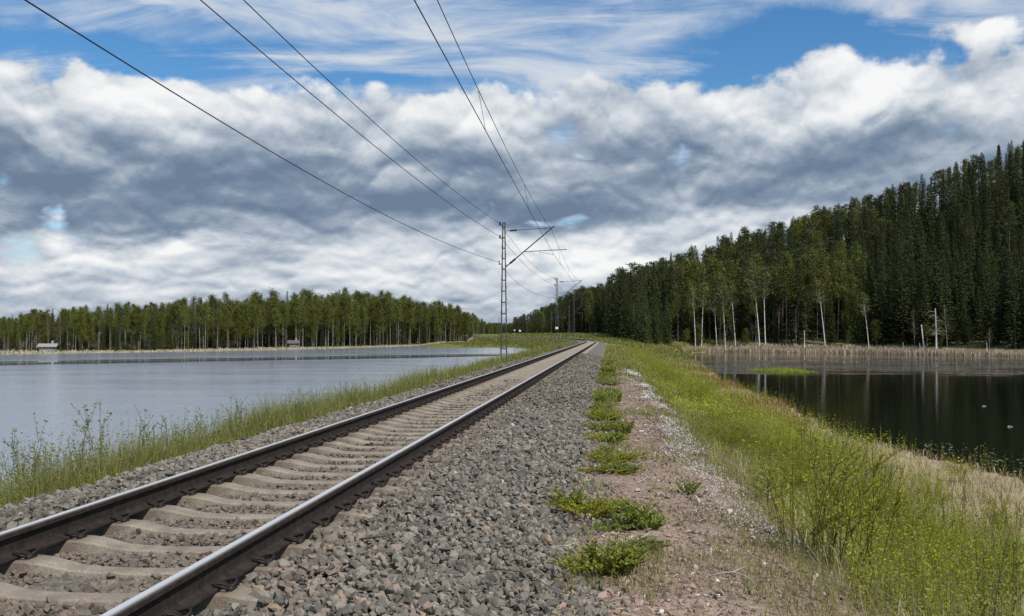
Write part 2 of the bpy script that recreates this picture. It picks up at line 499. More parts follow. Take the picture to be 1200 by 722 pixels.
def pond_wind(T, x, y, pos):
    n = T.noise(T.node('ShaderNodeMapping', {'Vector': pos, 'Scale': (0.02, 0.07, 1)}).outputs[0], 1.0, 4, 0.6)
    yy = T.m('MULTIPLY_ADD', n, 36.0, T.m('SUBTRACT', y, 18.0))
    band = T.m('MULTIPLY', T.step(yy, 106.0, 114.0), T.step(yy, 150.0, 170.0, 1.0, 0.0))
    patch = T.step(T.noise(T.node('ShaderNodeMapping', {'Vector': pos, 'Scale': (0.055, 0.13, 1)}).outputs[0], 1.0, 5, 0.7), 0.46, 0.55)
    return T.m('MULTIPLY', band, T.m('MULTIPLY_ADD', patch, 0.99, 0.01))


M['lake'] = water_material('lake_water', lake_wind, (0.250, 0.270, 0.295), 0.030, 0.18)  # pale base colour stands in for sky brightness reflected by the ruffled lake
M['pond'] = water_material('pond_water', pond_wind, (0.006, 0.007, 0.005), 0.60, 0.03)

M['grass'] = leaf_material('grass_blade', [(0.0, (0.095, 0.105, 0.028)), (0.35, (0.200, 0.212, 0.050)), (0.7, (0.31, 0.30, 0.080)), (1.0, (0.46, 0.39, 0.20))])
M['lime'] = leaf_material('young_willow_leaf', [(0.0, (0.12, 0.135, 0.014)), (0.4, (0.315, 0.340, 0.022)), (0.8, (0.44, 0.455, 0.036)), (1.0, (0.52, 0.51, 0.09))])
M['sprig'] = leaf_material('verge_leaf', [(0.0, (0.12, 0.14, 0.035)), (0.5, (0.24, 0.27, 0.065)), (1.0, (0.37, 0.38, 0.13))])
M['greenstem'] = leaf_material('green_stem', [(0.0, (0.11, 0.10, 0.035)), (1.0, (0.24, 0.24, 0.07))], 0.8, 0.0)
M['drygrass'] = leaf_material('dry_grass', [(0.0, (0.17, 0.13, 0.070)), (0.4, (0.34, 0.275, 0.155)), (0.8, (0.48, 0.405, 0.25)), (1.0, (0.60, 0.53, 0.38))], 0.8, 0.2)
M['redsedge'] = leaf_material('red_sedge', [(0.0, (0.09, 0.045, 0.025)), (0.5, (0.20, 0.095, 0.050)), (1.0, (0.30, 0.18, 0.09))], 0.8, 0.2)
M['reed'] = leaf_material('dry_reed', [(0.0, (0.30, 0.24, 0.16)), (0.5, (0.50, 0.415, 0.29)), (1.0, (0.62, 0.54, 0.40))], 0.8, 0.2)
M['twig'] = leaf_material('twig_bark', [(0.0, (0.045, 0.032, 0.022)), (0.5, (0.10, 0.068, 0.042)), (1.0, (0.16, 0.13, 0.07))], 0.85, 0.0)
M['deadwood'] = leaf_material('dead_wood', [(0.0, (0.22, 0.20, 0.17)), (1.0, (0.48, 0.45, 0.40))], 0.85, 0.0)
M['flower'] = leaf_material('white_flower', [(0.0, (0.50, 0.49, 0.45)), (1.0, (0.80, 0.79, 0.74))], 0.7, 0.2)
M['spruce'] = leaf_material('spruce_needles', [(0.0, (0.019, 0.026, 0.008)), (0.5, (0.044, 0.058, 0.014)), (1.0, (0.085, 0.100, 0.024))], 0.7, 0.15, 0.5, 0.03)
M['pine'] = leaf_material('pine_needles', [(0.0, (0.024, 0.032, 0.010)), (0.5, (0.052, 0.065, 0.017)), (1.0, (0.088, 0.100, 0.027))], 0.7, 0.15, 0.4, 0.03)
M['birchleaf'] = leaf_material('birch_leaf', [(0.0, (0.062, 0.069, 0.014)), (0.5, (0.128, 0.140, 0.024)), (1.0, (0.205, 0.21, 0.040))], 0.6, 0.3, 0.55, 0.04)
M['bush'] = leaf_material('bush_leaf', [(0.0, (0.09, 0.115, 0.018)), (0.5, (0.22, 0.285, 0.034)), (1.0, (0.40, 0.44, 0.07))], 0.5, 0.3, 0.3, 0.03)
M['browntwig'] = leaf_material('bare_twig', [(0.0, (0.045, 0.032, 0.022)), (1.0, (0.12, 0.085, 0.055))], 0.85, 0.0)

T = material('birch_bark', (0.6, 0.58, 0.54), 0.75)
oc = obj_coord(T)
bz = T.noise(T.node('ShaderNodeMapping', {'Vector': oc, 'Scale': (1.5, 1.5, 2.2)}).outputs[0], 1.3, 5, 0.7)
T.l.new(T.mix(T.step(bz, 0.54, 0.64), (0.72, 0.70, 0.66), (0.09, 0.08, 0.07)), T.p.inputs['Base Color'])
M['birchbark'] = T.mat
T = material('dull_birch_bark', (0.4, 0.38, 0.34), 0.85)
bz = T.noise(T.node('ShaderNodeMapping', {'Vector': obj_coord(T), 'Scale': (1.5, 1.5, 1.2)}).outputs[0], 1.3, 5, 0.7)
T.l.new(T.mix(T.step(bz, 0.42, 0.62), (0.33, 0.31, 0.27), (0.09, 0.078, 0.062)), T.p.inputs['Base Color'])
M['dullbark'] = T.mat
T = material('grey_bark', (0.16, 0.14, 0.12), 0.9)
bz = T.noise(obj_coord(T), 1.2, 4, 0.6)
T.l.new(T.mix(T.step(bz, 0.35, 0.65), (0.11, 0.09, 0.075), (0.23, 0.20, 0.175)), T.p.inputs['Base Color'])
M['greybark'] = T.mat
T = material('pine_bark', (0.16, 0.10, 0.065), 0.9)
zc = T.sep(obj_coord(T))[2]
T.l.new(T.mix(T.step(zc, 3.0, 9.0), (0.085, 0.066, 0.052), (0.155, 0.095, 0.060)), T.p.inputs['Base Color'])
M['pinebark'] = T.mat

# ------------------------------------------------------------------ the line of the railway
YAW_TAN = 0.1019
YAW = math.atan(YAW_TAN)
S0 = (-3.08, 0.0)                    # track centre abreast of the camera
ARC_S, ARC_R = 150.0, 700.0          # straight, then a long curve to the left


def track_point(s, t=0.0):
    """plan position at distance s along the line, t metres to its right; also the heading (from +Y towards +X)"""
    s = np.asarray(s, dtype=float); t = np.asarray(t, dtype=float)
    sa = np.maximum(s - ARC_S, 0.0); th = sa / ARC_R
    ss = np.minimum(s, ARC_S)
    sx, cy = math.sin(YAW), math.cos(YAW)
    hx = YAW - th
    # arc, in the frame of the heading at its start: forward R sin th, left R (1 - cos th)
    fw = ARC_R * np.sin(th); lf = ARC_R * (1 - np.cos(th))
    x = S0[0] + ss * sx + fw * sx - lf * cy + t * np.cos(hx)
    y = S0[1] + ss * cy + fw * cy + lf * sx - t * np.sin(hx)
    return x, y, hx


def to_track(x, y):
    """plan position -> (s, t)"""
    x = np.asarray(x, dtype=float); y = np.asarray(y, dtype=float)
    sx, cy = math.sin(YAW), math.cos(YAW)
    rx, ry = x - S0[0], y - S0[1]
    s1 = rx * sx + ry * cy; t1 = rx * cy - ry * sx
    # arc centre lies R to the left of the arc's start
    u = s1 - ARC_S; v = t1 + ARC_R
    rr = np.hypot(u, v); th = np.arctan2(u, v)
    s2 = ARC_S + th * ARC_R; t2 = rr - ARC_R
    arc = s1 > ARC_S
    return np.where(arc, s2, s1), np.where(arc, t2, t1)


WATER = CAM_Z - 4.5
lake_shore_x = [-900, -400, -200, -112, -92, -69, -53, -32, -19, -5, 30]
lake_shore_y = [40, 110, 170, 212, 231, 261, 299, 363, 418, 470, 520]
POND = np.array([(15.6, -80), (15.8, 15), (15.5, 29.2), (14.6, 36.6), (14.8, 46.6), (17.1, 64.4), (20.5, 95), (25.4, 130), (33, 180), (41, 222), (50, 240), (78, 221), (100, 188), (150, 140), (260, 60), (300, -80)], dtype=float)


def poly_sdf(x, y, P):
    """signed distance to a polygon, positive inside"""
    x = np.asarray(x, dtype=float); y = np.asarray(y, dtype=float)
    d = np.full(x.shape, 1e18); inside = np.zeros(x.shape, dtype=bool)
    n = len(P)
    for i in range(n):
        a = P[i]; b = P[(i + 1) % n]; e = b - a
        wx_, wy_ = x - a[0], y - a[1]
        k = np.clip((wx_ * e[0] + wy_ * e[1]) / (e @ e), 0, 1)
        d = np.minimum(d, (wx_ - e[0] * k) ** 2 + (wy_ - e[1] * k) ** 2)
        c1 = (a[1] > y) != (b[1] > y)
        xi = a[0] + (y - a[1]) * e[0] / (e[1] if abs(e[1]) > 1e-9 else 1e-9)
        inside ^= c1 & (x < xi)
    return np.where(inside, 1, -1) * np.sqrt(d)


EMB_T = [-60, -12, -9.0, -7.0, -3.8, -2.75, -2.3, -1.5, 0, 1.5, 2.2, 2.65, 3.2, 4.4, 5.0, 7.0, 10.5, 13.0, 30]
EMB_Z = [-6.0, -4.6, -3.5, -2.6, -0.95, -0.55, -0.46, -0.38, -0.38, -0.38, -0.44, -0.54, -0.60, -0.74, -0.95, -1.85, -2.85, -3.12, -3.22]


def height(x, y):
    x = np.asarray(x, dtype=float); y = np.asarray(y, dtype=float)
    s, t = to_track(x, y)
    emb = np.interp(t, EMB_T, EMB_Z)
    # ---- right-hand side: marshy shelf, pond, wooded hill
    pd = poly_sdf(x, y, POND)
    jag = (fbm(x * 0.35, y * 0.2, 3, 5) - 0.5) * 2.0
    pd2 = pd + jag * np.clip(1 - np.abs(pd) / 6, 0, 1)
    shelf = WATER + 0.12 + np.clip(-pd2, 0, 60) * 0.018 + (fbm(x * 0.5, y * 0.5, 3, 9) - 0.5) * 0.22
    # firm ground beyond the pond
    back = -pd2
    hill_h = 0.33 * np.clip(x - 33, 0, 170)
    far = sst(y, 150, 235)
    up = sst(back, 6, 135) * sst(x, 20, 60)
    rise = np.where(pd2 < 0, far * (2.2 * sst(back, 2, 14) + hill_h * up + 0.9 * sst(y, 230, 330)), 0)
    right = np.where(pd2 > 0, WATER - 0.05 - np.clip(pd2 * 0.30, 0, 2.5), shelf + rise)
    w = sst(t, 7.0, 11.5)
    zr = emb * (1 - w) + right * w
    zr = np.where(t > 5, np.where(pd2 > 0, np.minimum(zr, right), zr), emb)
    zr = np.where((t > 3) & (y > 170), np.maximum(zr, np.minimum(right, -0.5 + 0.35 * (t - 3))), zr)
    # ---- left-hand side: lake, far shore
    ls = np.interp(x, lake_shore_x, lake_shore_y)
    ld = (y - ls) * 0.75 + (fbm(x * 0.05, y * 0.05, 3, 3) - 0.5) * 9
    lz = WATER - 0.08 + np.where(ld > 0, 0.5 * sst(ld, 0, 7) + 0.006 * np.clip(ld, 0, 200) + 1.6 * sst(ld, 10, 60), np.maximum(ld * 0.25, -2.2))
    # land between the lake's end and the railway
    tip = sst(y, 285, 320) * sst(t, -60, -25)
    lz = np.maximum(lz, WATER - 2.2 + 2.9 * tip)
    zl = np.where(t < -8.5, np.where(ld > -2, lz, np.maximum(np.maximum(emb, lz), WATER - 2.3)), np.maximum(emb, np.where(ld > 0, np.minimum(lz, -0.9), -99)))
    z = np.where(t < -2, zl, zr)
    rough = (fbm(x * 0.8, y * 0.8, 4, 21) - 0.5)
    amp = np.where(np.abs(t) < 2.7, 0.0, np.where(t > 0, 0.10, 0.16)) * sst(np.abs(t), 2.6, 5.0)
    return z + rough * amp


# ------------------------------------------------------------------ the ground, one sheet out to the horizon
def build_ground():
    ang = np.concatenate([np.linspace(-180, -42, 70, endpoint=False), np.linspace(-42, 42, 340), np.linspace(42, 180, 71)[1:]])
    ang = np.radians(ang)
    rr = np.concatenate([np.linspace(0.0, 3.0, 6), np.geomspace(3.2, 90, 135), np.geomspace(92, 700, 100), np.geomspace(760, 5200, 14)])
    A, RR = np.meshgrid(ang, rr)
    X = RR * np.sin(A); Y = RR * np.cos(A)
    Z = height(X, Y)
    Z = np.where(RR > 900, np.minimum(Z, 1.0), Z)
    nr, na = X.shape
    V = np.stack([X, Y, Z], -1).reshape(-1, 3)
    i = np.arange(nr - 1)[:, None]; j = np.arange(na - 1)[None, :]
    q = np.stack([i * na + j, i * na + j + 1, (i + 1) * na + j + 1, (i + 1) * na + j], -1).reshape(-1, 4)
    b = Buf(); b.add(V, None, q)
    me = b.mesh('ground', M['terrain'], True)
    s, t = to_track(V[:, 0], V[:, 1])
    pd = poly_sdf(V[:, 0], V[:, 1], POND)
    back = np.where(V[:, 1] > 150, -pd, 0)
    ls = np.interp(V[:, 0], lake_shore_x, lake_shore_y)
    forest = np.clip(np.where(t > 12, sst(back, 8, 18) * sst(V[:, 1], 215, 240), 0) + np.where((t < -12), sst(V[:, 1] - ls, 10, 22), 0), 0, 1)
    green = np.clip(np.where(t < 0, 0.8, 0.65 * sst(t, 4.6, 5.2) * (1 - 0.75 * sst(t, 8, 11))) + np.where(V[:, 1] > 150, 0.35, 0), 0, 1)
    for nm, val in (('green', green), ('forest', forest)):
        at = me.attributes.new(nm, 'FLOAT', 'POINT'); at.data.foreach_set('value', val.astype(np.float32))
    return link('ground', me, kind='structure')


ground = build_ground()


def sheet(name, pts, z, mat):
    b = Buf(); P = [(x, y, z) for x, y in pts]
    b.add(P, [(0, i, i + 1) for i in range(1, len(P) - 1)])
    return link(name, b.mesh(name, mat), kind='structure')


sc = np.concatenate([np.linspace(-400, 150, 12), np.linspace(170, 640, 24)])
cx, cy_, _ = track_point(sc)
b = Buf()
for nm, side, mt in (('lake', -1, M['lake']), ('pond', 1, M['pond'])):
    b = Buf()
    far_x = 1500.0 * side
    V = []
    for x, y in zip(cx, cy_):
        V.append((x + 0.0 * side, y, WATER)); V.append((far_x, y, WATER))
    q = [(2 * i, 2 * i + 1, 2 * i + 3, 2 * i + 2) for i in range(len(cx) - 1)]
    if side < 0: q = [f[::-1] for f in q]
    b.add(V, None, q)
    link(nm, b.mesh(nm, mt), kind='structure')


def bed_z(t):
    """top of the ballast under the loose stones"""
    return np.interp(t, [-2.9, -2.5, -2.2, -1.6, -1.0, -0.9, -0.65, 0, 0.65, 0.9, 1.0, 1.6, 2.2, 2.7, 3.1], [-0.74, -0.44, -0.30, -0.245, -0.235, -0.258, -0.270, -0.276, -0.270, -0.258, -0.235, -0.25, -0.37, -0.56, -0.72])


def swept(name, ts, zf, s0, s1, ds, mat, jitter=0.0):
    ss = []
    s = s0
    while s < s1:
        ss.append(s); s += ds * (1 + max(0, s - 20) / 40)
    ss = np.array(ss + [s1]); ts = np.asarray(ts, dtype=float)
    SS, TT = np.meshgrid(ss, ts, indexing='ij')
    X, Y, _ = track_point(SS, TT)
    Z = zf(SS, TT)
    if jitter:
        Z = Z + (fbm(X * 3, Y * 3, 3, 4) - 0.5) * jitter
    n, k = SS.shape
    i = np.arange(n - 1)[:, None]; j = np.arange(k - 1)[None, :]
    q = np.stack([i * k + j, i * k + j + 1, (i + 1) * k + j + 1, (i + 1) * k + j], -1).reshape(-1, 4)
    b = Buf(); b.add(np.stack([X, Y, Z], -1), None, q)
    return link(name, b.mesh(name, mat, True), kind='structure')


ballast = swept('ballast_bed', [-2.9, -2.5, -2.35, -2.2, -1.9, -1.6, -1.3, -1.0, -0.9, -0.65, -0.3, 0, 0.3, 0.65, 0.9, 1.0, 1.3, 1.7, 1.95, 2.2, 2.45, 2.7, 3.1],
                lambda s, t: bed_z(t), -6, 560, 0.5, M['bed'], 0.02)


def path_z(t):
    return np.interp(t, [2.3, 2.6, 2.9, 3.4, 4.0, 4.6, 5.0, 5.4], [-0.75, -0.56, -0.545, -0.575, -0.63, -0.74, -0.90, -1.16])


path = swept('gravel_path', np.linspace(2.3, 5.4, 26), lambda s, t: path_z(t) + 0.0 * s, -6, 62, 0.12, M['path'], 0.07)

# ------------------------------------------------------------------ the track
def empty(name, loc=(0, 0, 0), rotz=0.0, **kw):
    o = link(name, None, loc=loc, rot=(0, 0, rotz), **kw)
    o.empty_display_size = 0.2
    return o


_x, _y, _h = track_point(6.0)
track = empty('railway_track', (float(_x), float(_y), -0.4), label='single railway track with shiny rails on concrete sleepers curving away left', cat='railway track')
track_inv = Matrix.Translation((-float(_x), -float(_y), 0.4))
RAIL_T = 0.798
prof = [(0.0, 0.0, 1.0), (0.022, -0.0005, 1.0), (0.031, -0.003, 0.95), (0.0355, -0.010, 0.62), (0.036, -0.016, 0.30), (0.0365, -0.036, 0.0), (0.030, -0.041, 0.0), (0.010, -0.050, 0.0),
        (0.0083, -0.075, 0.0), (0.0083, -0.120, 0.0), (0.012, -0.140, 0.0), (0.030, -0.150, 0.0), (0.074, -0.160, 0.0), (0.075, -0.172, 0.0)]
prof = [(-x, z, t) for x, z, t in prof[:0:-1]] + [(x, z, t if x < 0.01 else {0.022: 0.42, 0.031: 0.20, 0.0355: 0.16, 0.036: 0.15, 0.0365: 0.08}.get(x, t)) for x, z, t in prof]  # right of the head tinted down, painting a narrow highlight along its left


def build_rail(tc_):
    ss = np.concatenate([np.arange(-6, 60, 0.75), np.arange(60, 150, 3.0), np.arange(150, 560, 4.0)])
    P = np.array(prof)
    SS, K = np.meshgrid(ss, np.arange(len(P)), indexing='ij')
    X, Y, _ = track_point(SS, tc_ + P[K, 0])
    Z = P[K, 1]
    V = np.stack([X - float(_x), Y - float(_y), Z + 0.4], -1)
    n, k = SS.shape
    i = np.arange(n - 1)[:, None]; j = np.arange(k - 1)[None, :]
    q = np.stack([i * k + j, i * k + j + 1, (i + 1) * k + j + 1, (i + 1) * k + j], -1).reshape(-1, 4)
    q = np.concatenate([q, np.array([[(a) * k + k - 1, (a) * k, (a + 1) * k, (a + 1) * k + k - 1] for a in range(n - 1)])])
    b = Buf(); b.add(V, None, q, P[K, 2].ravel())
    me = b.mesh('rail', M['rail'], False)
    return link('rail', me, parent=track)


build_rail(-RAIL_T); build_rail(RAIL_T)


def sleeper_mesh(buf):
    """prestressed concrete sleeper: raised rail seats, a dipped middle, rounded shoulders"""
    ts = [-1.30, -1.28, -1.12, -1.00, -0.94, -0.64, -0.56, -0.46, -0.36, -0.22, 0.0]
    zt = [-0.255, -0.235, -0.205, -0.190, -0.178, -0.178, -0.186, -0.206, -0.226, -0.236, -0.238]
    wt = [0.090, 0.105, 0.110, 0.112, 0.112, 0.112, 0.110, 0.104, 0.096, 0.090, 0.088]
    ts = ts + [-a for a in ts[-2::-1]]; zt = zt + zt[-2::-1]; wt = wt + wt[-2::-1]
    V = []
    for t, z, w in zip(ts, zt, wt):
        V += [(t, -w - 0.035, -0.42), (t, -w, z - 0.045), (t, -w + 0.006, z - 0.012), (t, -w + 0.022, z), (t, w - 0.022, z), (t, w - 0.006, z - 0.012), (t, w, z - 0.045), (t, w + 0.035, -0.42)]
    q = []
    for i in range(len(ts) - 1):
        for k in range(7):
            q.append((i * 8 + k, (i + 1) * 8 + k, (i + 1) * 8 + k + 1, i * 8 + k + 1))
    e = (len(ts) - 1) * 8
    q += [(0, 1, 6, 7), (1, 2, 5, 6), (2, 3, 4, 5), (e + 7, e + 6, e + 1, e), (e + 6, e + 5, e + 2, e + 1), (e + 5, e + 4, e + 3, e + 2)]
    buf.add(V, None, q)


b = Buf(); sleeper_mesh(b)
SLEEPER = b.mesh('sleeper', M['concrete'], False)


def clip_mesh():
    b = Buf()
    pts = [(-0.045, 0.070, 0.012), (-0.020, 0.072, 0.022), (0.020, 0.066, 0.034), (0.052, 0.050, 0.040), (0.066, 0.022, 0.034), (0.056, -0.004, 0.020), (0.026, -0.012, 0.016),
           (-0.012, -0.006, 0.028), (-0.040, -0.022, 0.034), (-0.046, -0.048, 0.030), (-0.026, -0.066, 0.030), (0.012, -0.068, 0.026), (0.052, -0.062, 0.012)]
    tube(b, pts, 0.0095, 6)
    box(b, (0.034, -0.045, -0.02), (0.062, 0.045, 0.020))
    return b.mesh('clip', M['clip'], True)


CLIP = clip_mesh()
SP = 0.61
n_sl, n_clip = 300, 46
for k in range(n_sl):
    s = 3.2 + k * SP
    x, y, h = track_point(s)
    o = link('sleeper', SLEEPER, parent=track, loc=(float(x) - float(_x), float(y) - float(_y), 0.4 + random.uniform(-0.006, 0.004)), rot=(0, 0, -float(h) + random.uniform(-0.006, 0.006)))
    if k < n_clip:
        for rt in (-RAIL_T, RAIL_T):
            for sd in (-1, 1):
                link('clip', CLIP, parent=o, loc=(rt + sd * 0.078, 0.0, -0.172), rot=(0, 0, 0 if sd > 0 else math.pi))
bs, bc = Buf(), Buf()
for s in np.arange(3.2 + n_sl * SP, 470, SP):
    x, y, h = track_point(s)
    b = Buf(); box(b, (-1.3, -0.11, -0.42), (1.3, 0.11, -0.21))
    v = b.v[0]; c_, s_ = math.cos(-h), math.sin(-h)
    vv = np.stack([v[:, 0] * c_ - v[:, 1] * s_ + float(x) - float(_x), v[:, 0] * s_ + v[:, 1] * c_ + float(y) - float(_y), v[:, 2] + 0.4], -1)
    bs.add(vv, None, b.f4[0])
link('distant_sleepers', bs.mesh('distant_sleepers', M['concrete']), parent=track, kind='stuff')
for k in range(n_clip, 190):
    s = 3.2 + k * SP
    for rt in (-RAIL_T, RAIL_T):
        for sd in (-1, 1):
            x, y, h = track_point(s, rt + sd * 0.085)
            b = Buf(); box(b, (-0.045, -0.06, -0.18), (0.045, 0.06, -0.132))
            v = b.v[0]
            bc.add(v + np.array([float(x) - float(_x), float(y) - float(_y), 0.4]), None, b.f4[0])
link('distant_clips', bc.mesh('distant_clips', M['clip']), parent=track, kind='stuff')


# ------------------------------------------------------------------ ballast stones
def stone_shapes(n, flat=0.62, npts=10):
    out = []
    for k in range(n):
        bm = bmesh.new()
        p = rng.normal(size=(npts, 3)); p /= np.linalg.norm(p, axis=1)[:, None]
        p *= rng.uniform(0.75, 1.0, size=(npts, 1))
        p *= np.array([1.0, rng.uniform(0.62, 0.9), rng.uniform(flat * 0.8, flat * 1.25)])
        for c in p: bm.verts.new(c)
        r_ = bmesh.ops.convex_hull(bm, input=bm.verts)
        kill = list({e for e in r_['geom_interior'] if isinstance(e, bmesh.types.BMVert)})
        if kill: bmesh.ops.delete(bm, geom=kill, context='VERTS')
        bm.verts.ensure_lookup_table(); bm.verts.index_update()
        v = np.array([q.co[:] for q in bm.verts]); f = np.array([[w.index for w in g.verts] for g in bm.faces])
        out.append((v, f)); bm.free()
    return out


SHAPES = stone_shapes(32, 0.66, 13)
CHIPS = stone_shapes(20, 0.66, 7)


def rot_mats(n, tilt=0.5):
    a = rng.uniform(0, 2 * math.pi, n); bx_ = rng.normal(0, tilt, n); by_ = rng.normal(0, tilt, n)
    ca, sa = np.cos(a), np.sin(a); cb, sb = np.cos(bx_), np.sin(bx_); cc, sc_ = np.cos(by_), np.sin(by_)
    z = np.zeros(n); o = np.ones(n)
    A = np.stack([np.stack([ca, -sa, z], -1), np.stack([sa, ca, z], -1), np.stack([z, z, o], -1)], -2)
    B = np.stack([np.stack([o, z, z], -1), np.stack([z, cb, -sb], -1), np.stack([z, sb, cb], -1)], -2)
    D = np.stack([np.stack([cc, z, sc_], -1), np.stack([z, o, z], -1), np.stack([-sc_, z, cc], -1)], -2)
    return B @ D @ A


def scatter_stones(buf, P, size, tint, tilt=0.5, shapes=None):
    n = len(P)
    shapes = shapes or SHAPES
    which = rng.integers(0, len(shapes), n)
    Rm = rot_mats(n, tilt)
    for k, (v, f) in enumerate(shapes):
        sel = np.nonzero(which == k)[0]
        if not len(sel): continue
        vv = np.einsum('nij,vj->nvi', Rm[sel], v) * size[sel][:, None, None] + P[sel][:, None, :]
        ff = f[None] + (np.arange(len(sel)) * len(v))[:, None, None]
        buf.add(vv.reshape(-1, 3), ff.reshape(-1, 3), None, np.repeat(tint[sel], len(v)))


def on_sleeper(s, t):
    ph = (s - 3.2 + SP / 2) % SP - SP / 2
    return (np.abs(ph) < 0.085) & (np.abs(t) < 0.96)


def ballast_points(s0, s1, t0, t1, dens):
    n = int((s1 - s0) * (t1 - t0) * dens)
    s = rng.uniform(s0, s1, n); t = rng.uniform(t0, t1, n)
    keep = ~on_sleeper(s, t) & (np.abs(np.abs(t) - RAIL_T) > 0.085)
    # the shoulder's foot is ragged
    keep &= (t < 2.78 + (fbm(s * 0.9, t * 0 + 3, 3, 8) - 0.5) * 0.9 + np.abs(rng.normal(0, 0.16, n))) & (t > -2.30 - (fbm(s * 0.9, t * 0 + 9, 3, 8) - 0.5) * 0.6)
    return s[keep], t[keep]


bb, bd = Buf(), Buf()
singles = []
for s0, s1, t0, t1, dens, size in ((4.2, 11, 0.85, 3.5, 540, 0.036), (3.9, 11, -0.75, 0.75, 620, 0.030), (4.5, 14, -2.75, -0.85, 480, 0.038),
                                   (11, 20, 0.85, 3.4, 390, 0.039), (11, 20, -0.75, 0.75, 480, 0.032), (14, 26, -2.75, -0.85, 300, 0.042),
                                   (20, 36, 0.85, 3.2, 215, 0.046), (20, 32, -0.75, 0.75, 260, 0.038), (36, 70, 0.85, 3.0, 100, 0.058), (26, 60, -2.6, -0.85, 110, 0.055)):
    s, t = ballast_points(s0, s1, t0, t1, dens)
    n = len(s)
    sz = size * np.exp(np.clip(rng.normal(0, 0.27, n), -0.6, 0.48))
    x, y, _ = track_point(s, t)
    z = bed_z(t) + sz * rng.uniform(0.1, 0.75, n) + (fbm(x * 2.5, y * 2.5, 2, 31) - 0.5) * 0.045 + np.where(np.abs(t) < 0.7, -0.006, 0.012) - 0.05 * sst(t, 2.6, 3.2)
    tint = np.clip(rng.beta(1.5, 1.7, n) * 0.84 + np.where(rng.uniform(size=n) < 0.06, rng.uniform(0.05, 0.35, n), 0), 0, 1)
    rusty = (fbm(x * 0.9, y * 0.9, 2, 77) > 0.60) & (rng.uniform(size=n) < 0.16)
    tint = np.where(rusty, rng.uniform(0.82, 0.96, n), tint)
    z = np.where(t > 2.62, np.maximum(z, path_z(t) + sz * 0.15), z)
    P = np.stack([x, y, z], -1)
    if s0 < 5 and t0 > 0.5:                                   # the 300 that show largest lie in front of the camera, single stones
        px_ = 600 + 1130 * x / y; py_ = 391 + 1130 * (CAM_Z - z) / y
        vis = (px_ > 215) & (px_ < 690) & (py_ < 722) & (py_ > 560)
        score = sz / y * vis
        top = np.argsort(-score)[:300]
        mask = np.zeros(n, bool); mask[top] = True
        singles = [(P[i], sz[i], tint[i]) for i in top]
        P, sz, tint = P[~mask], sz[~mask], tint[~mask]
    if t0 < 0 < t1:
        scatter_stones(bd, P, sz, tint, 0.55, CHIPS if s0 > 10 else None)
    else:                                                     # brake dust reaches a little way out from the rails
        _, tp_ = to_track(P[:, 0], P[:, 1])
        dm = rng.uniform(size=len(P)) < 0.85 * (1 - sst(np.abs(tp_), 0.95, 1.6))
        sh = CHIPS if s0 > 19 else None
        scatter_stones(bd, P[dm], sz[dm], tint[dm], 0.55, sh); scatter_stones(bb, P[~dm], sz[~dm], tint[~dm], 0.55, sh)
link('dusty_ballast', bd.mesh('dusty_ballast', M['stone_dusty']), parent=ballast, kind='stuff')
link('loose_ballast', bb.mesh('loose_ballast', M['stone']), parent=ballast, kind='stuff')
smesh = []
order = np.argsort([q[2] for q in singles])
for k in range(60):
    v, f = SHAPES[k % len(SHAPES)]
    b = Buf(); b.add(v, f, None, singles[order[k * 5 + 2]][2]); smesh.append(b.mesh('stone', M['stone']))
for r_i, oi in enumerate(order):
    P, sz, tint = singles[oi]
    link('stone', smesh[min(59, r_i // 5)], parent=ballast, loc=P.tolist(), rot=(random.gauss(0, 0.5), random.gauss(0, 0.5), random.uniform(0, 6.28)), scale=float(sz))

# pebbles and grit of the path
pb = Buf()
for s0, s1, dens, size in ((5, 10, 500, 0.014), (5, 12, 130, 0.026), (10, 20, 300, 0.018), (12, 24, 50, 0.032), (18, 45, 120, 0.028)):
    n = int((s1 - s0) * 2.6 * dens)
    s = rng.uniform(s0, s1, n); t = rng.uniform(2.5, 5.1, n)
    x, y, _ = track_point(s, t)
    keep = fbm(x * 1.6, y * 1.6, 3, 41) > 0.36
    s, t, x, y = s[keep], t[keep], x[keep], y[keep]; n = len(s)
    sz = size * np.exp(np.clip(rng.normal(0, 0.45, n), -1, 0.75))
    z = path_z(t) + sz * 0.2 + (fbm(x * 3, y * 3, 3, 4) - 0.5) * 0.07
    tint = np.clip(rng.beta(2, 2, n) * 0.9 - 0.28 * sst(t, 3.5, 4.1) - 0.2 * (fbm(x, y, 2, 43) > 0.55), 0, 1)
    tint = np.where(rng.uniform(size=n) < 0.03, 1.0, tint)
    scatter_stones(pb, np.stack([x, y, z], -1), sz, tint, 0.4, CHIPS if size < 0.02 or s0 > 11 else None)
link('path_gravel', pb.mesh('path_gravel', M['pebble']), parent=path, kind='stuff')


# ------------------------------------------------------------------ overhead line: masts and wires
MAST_T = -2.9
SPAN = 54.3


def beam(buf, a, b, w, h):
    """square bar from a to b"""
    a = np.array(a, float); b = np.array(b, float); d = b - a; d /= np.linalg.norm(d)
    u = np.cross(d, (0, 1, 0)); u = u / np.linalg.norm(u) if np.linalg.norm(u) > 0.1 else np.array((1.0, 0, 0))
    v = np.cross(d, u)
    V = [p + su * u * w / 2 + sv * v * h / 2 for p in (a, b) for su, sv in ((-1, -1), (1, -1), (1, 1), (-1, 1))]
    buf.add(V, None, [(0, 1, 5, 4), (1, 2, 6, 5), (2, 3, 7, 6), (3, 0, 4, 7), (0, 3, 2, 1), (4, 5, 6, 7)])


def one(fn, name, mat, parent, *a, smooth=False, **k):
    b = Buf(); fn(b, *a, **k)
    return link(name, b.mesh(name, mat, smooth), parent=parent)


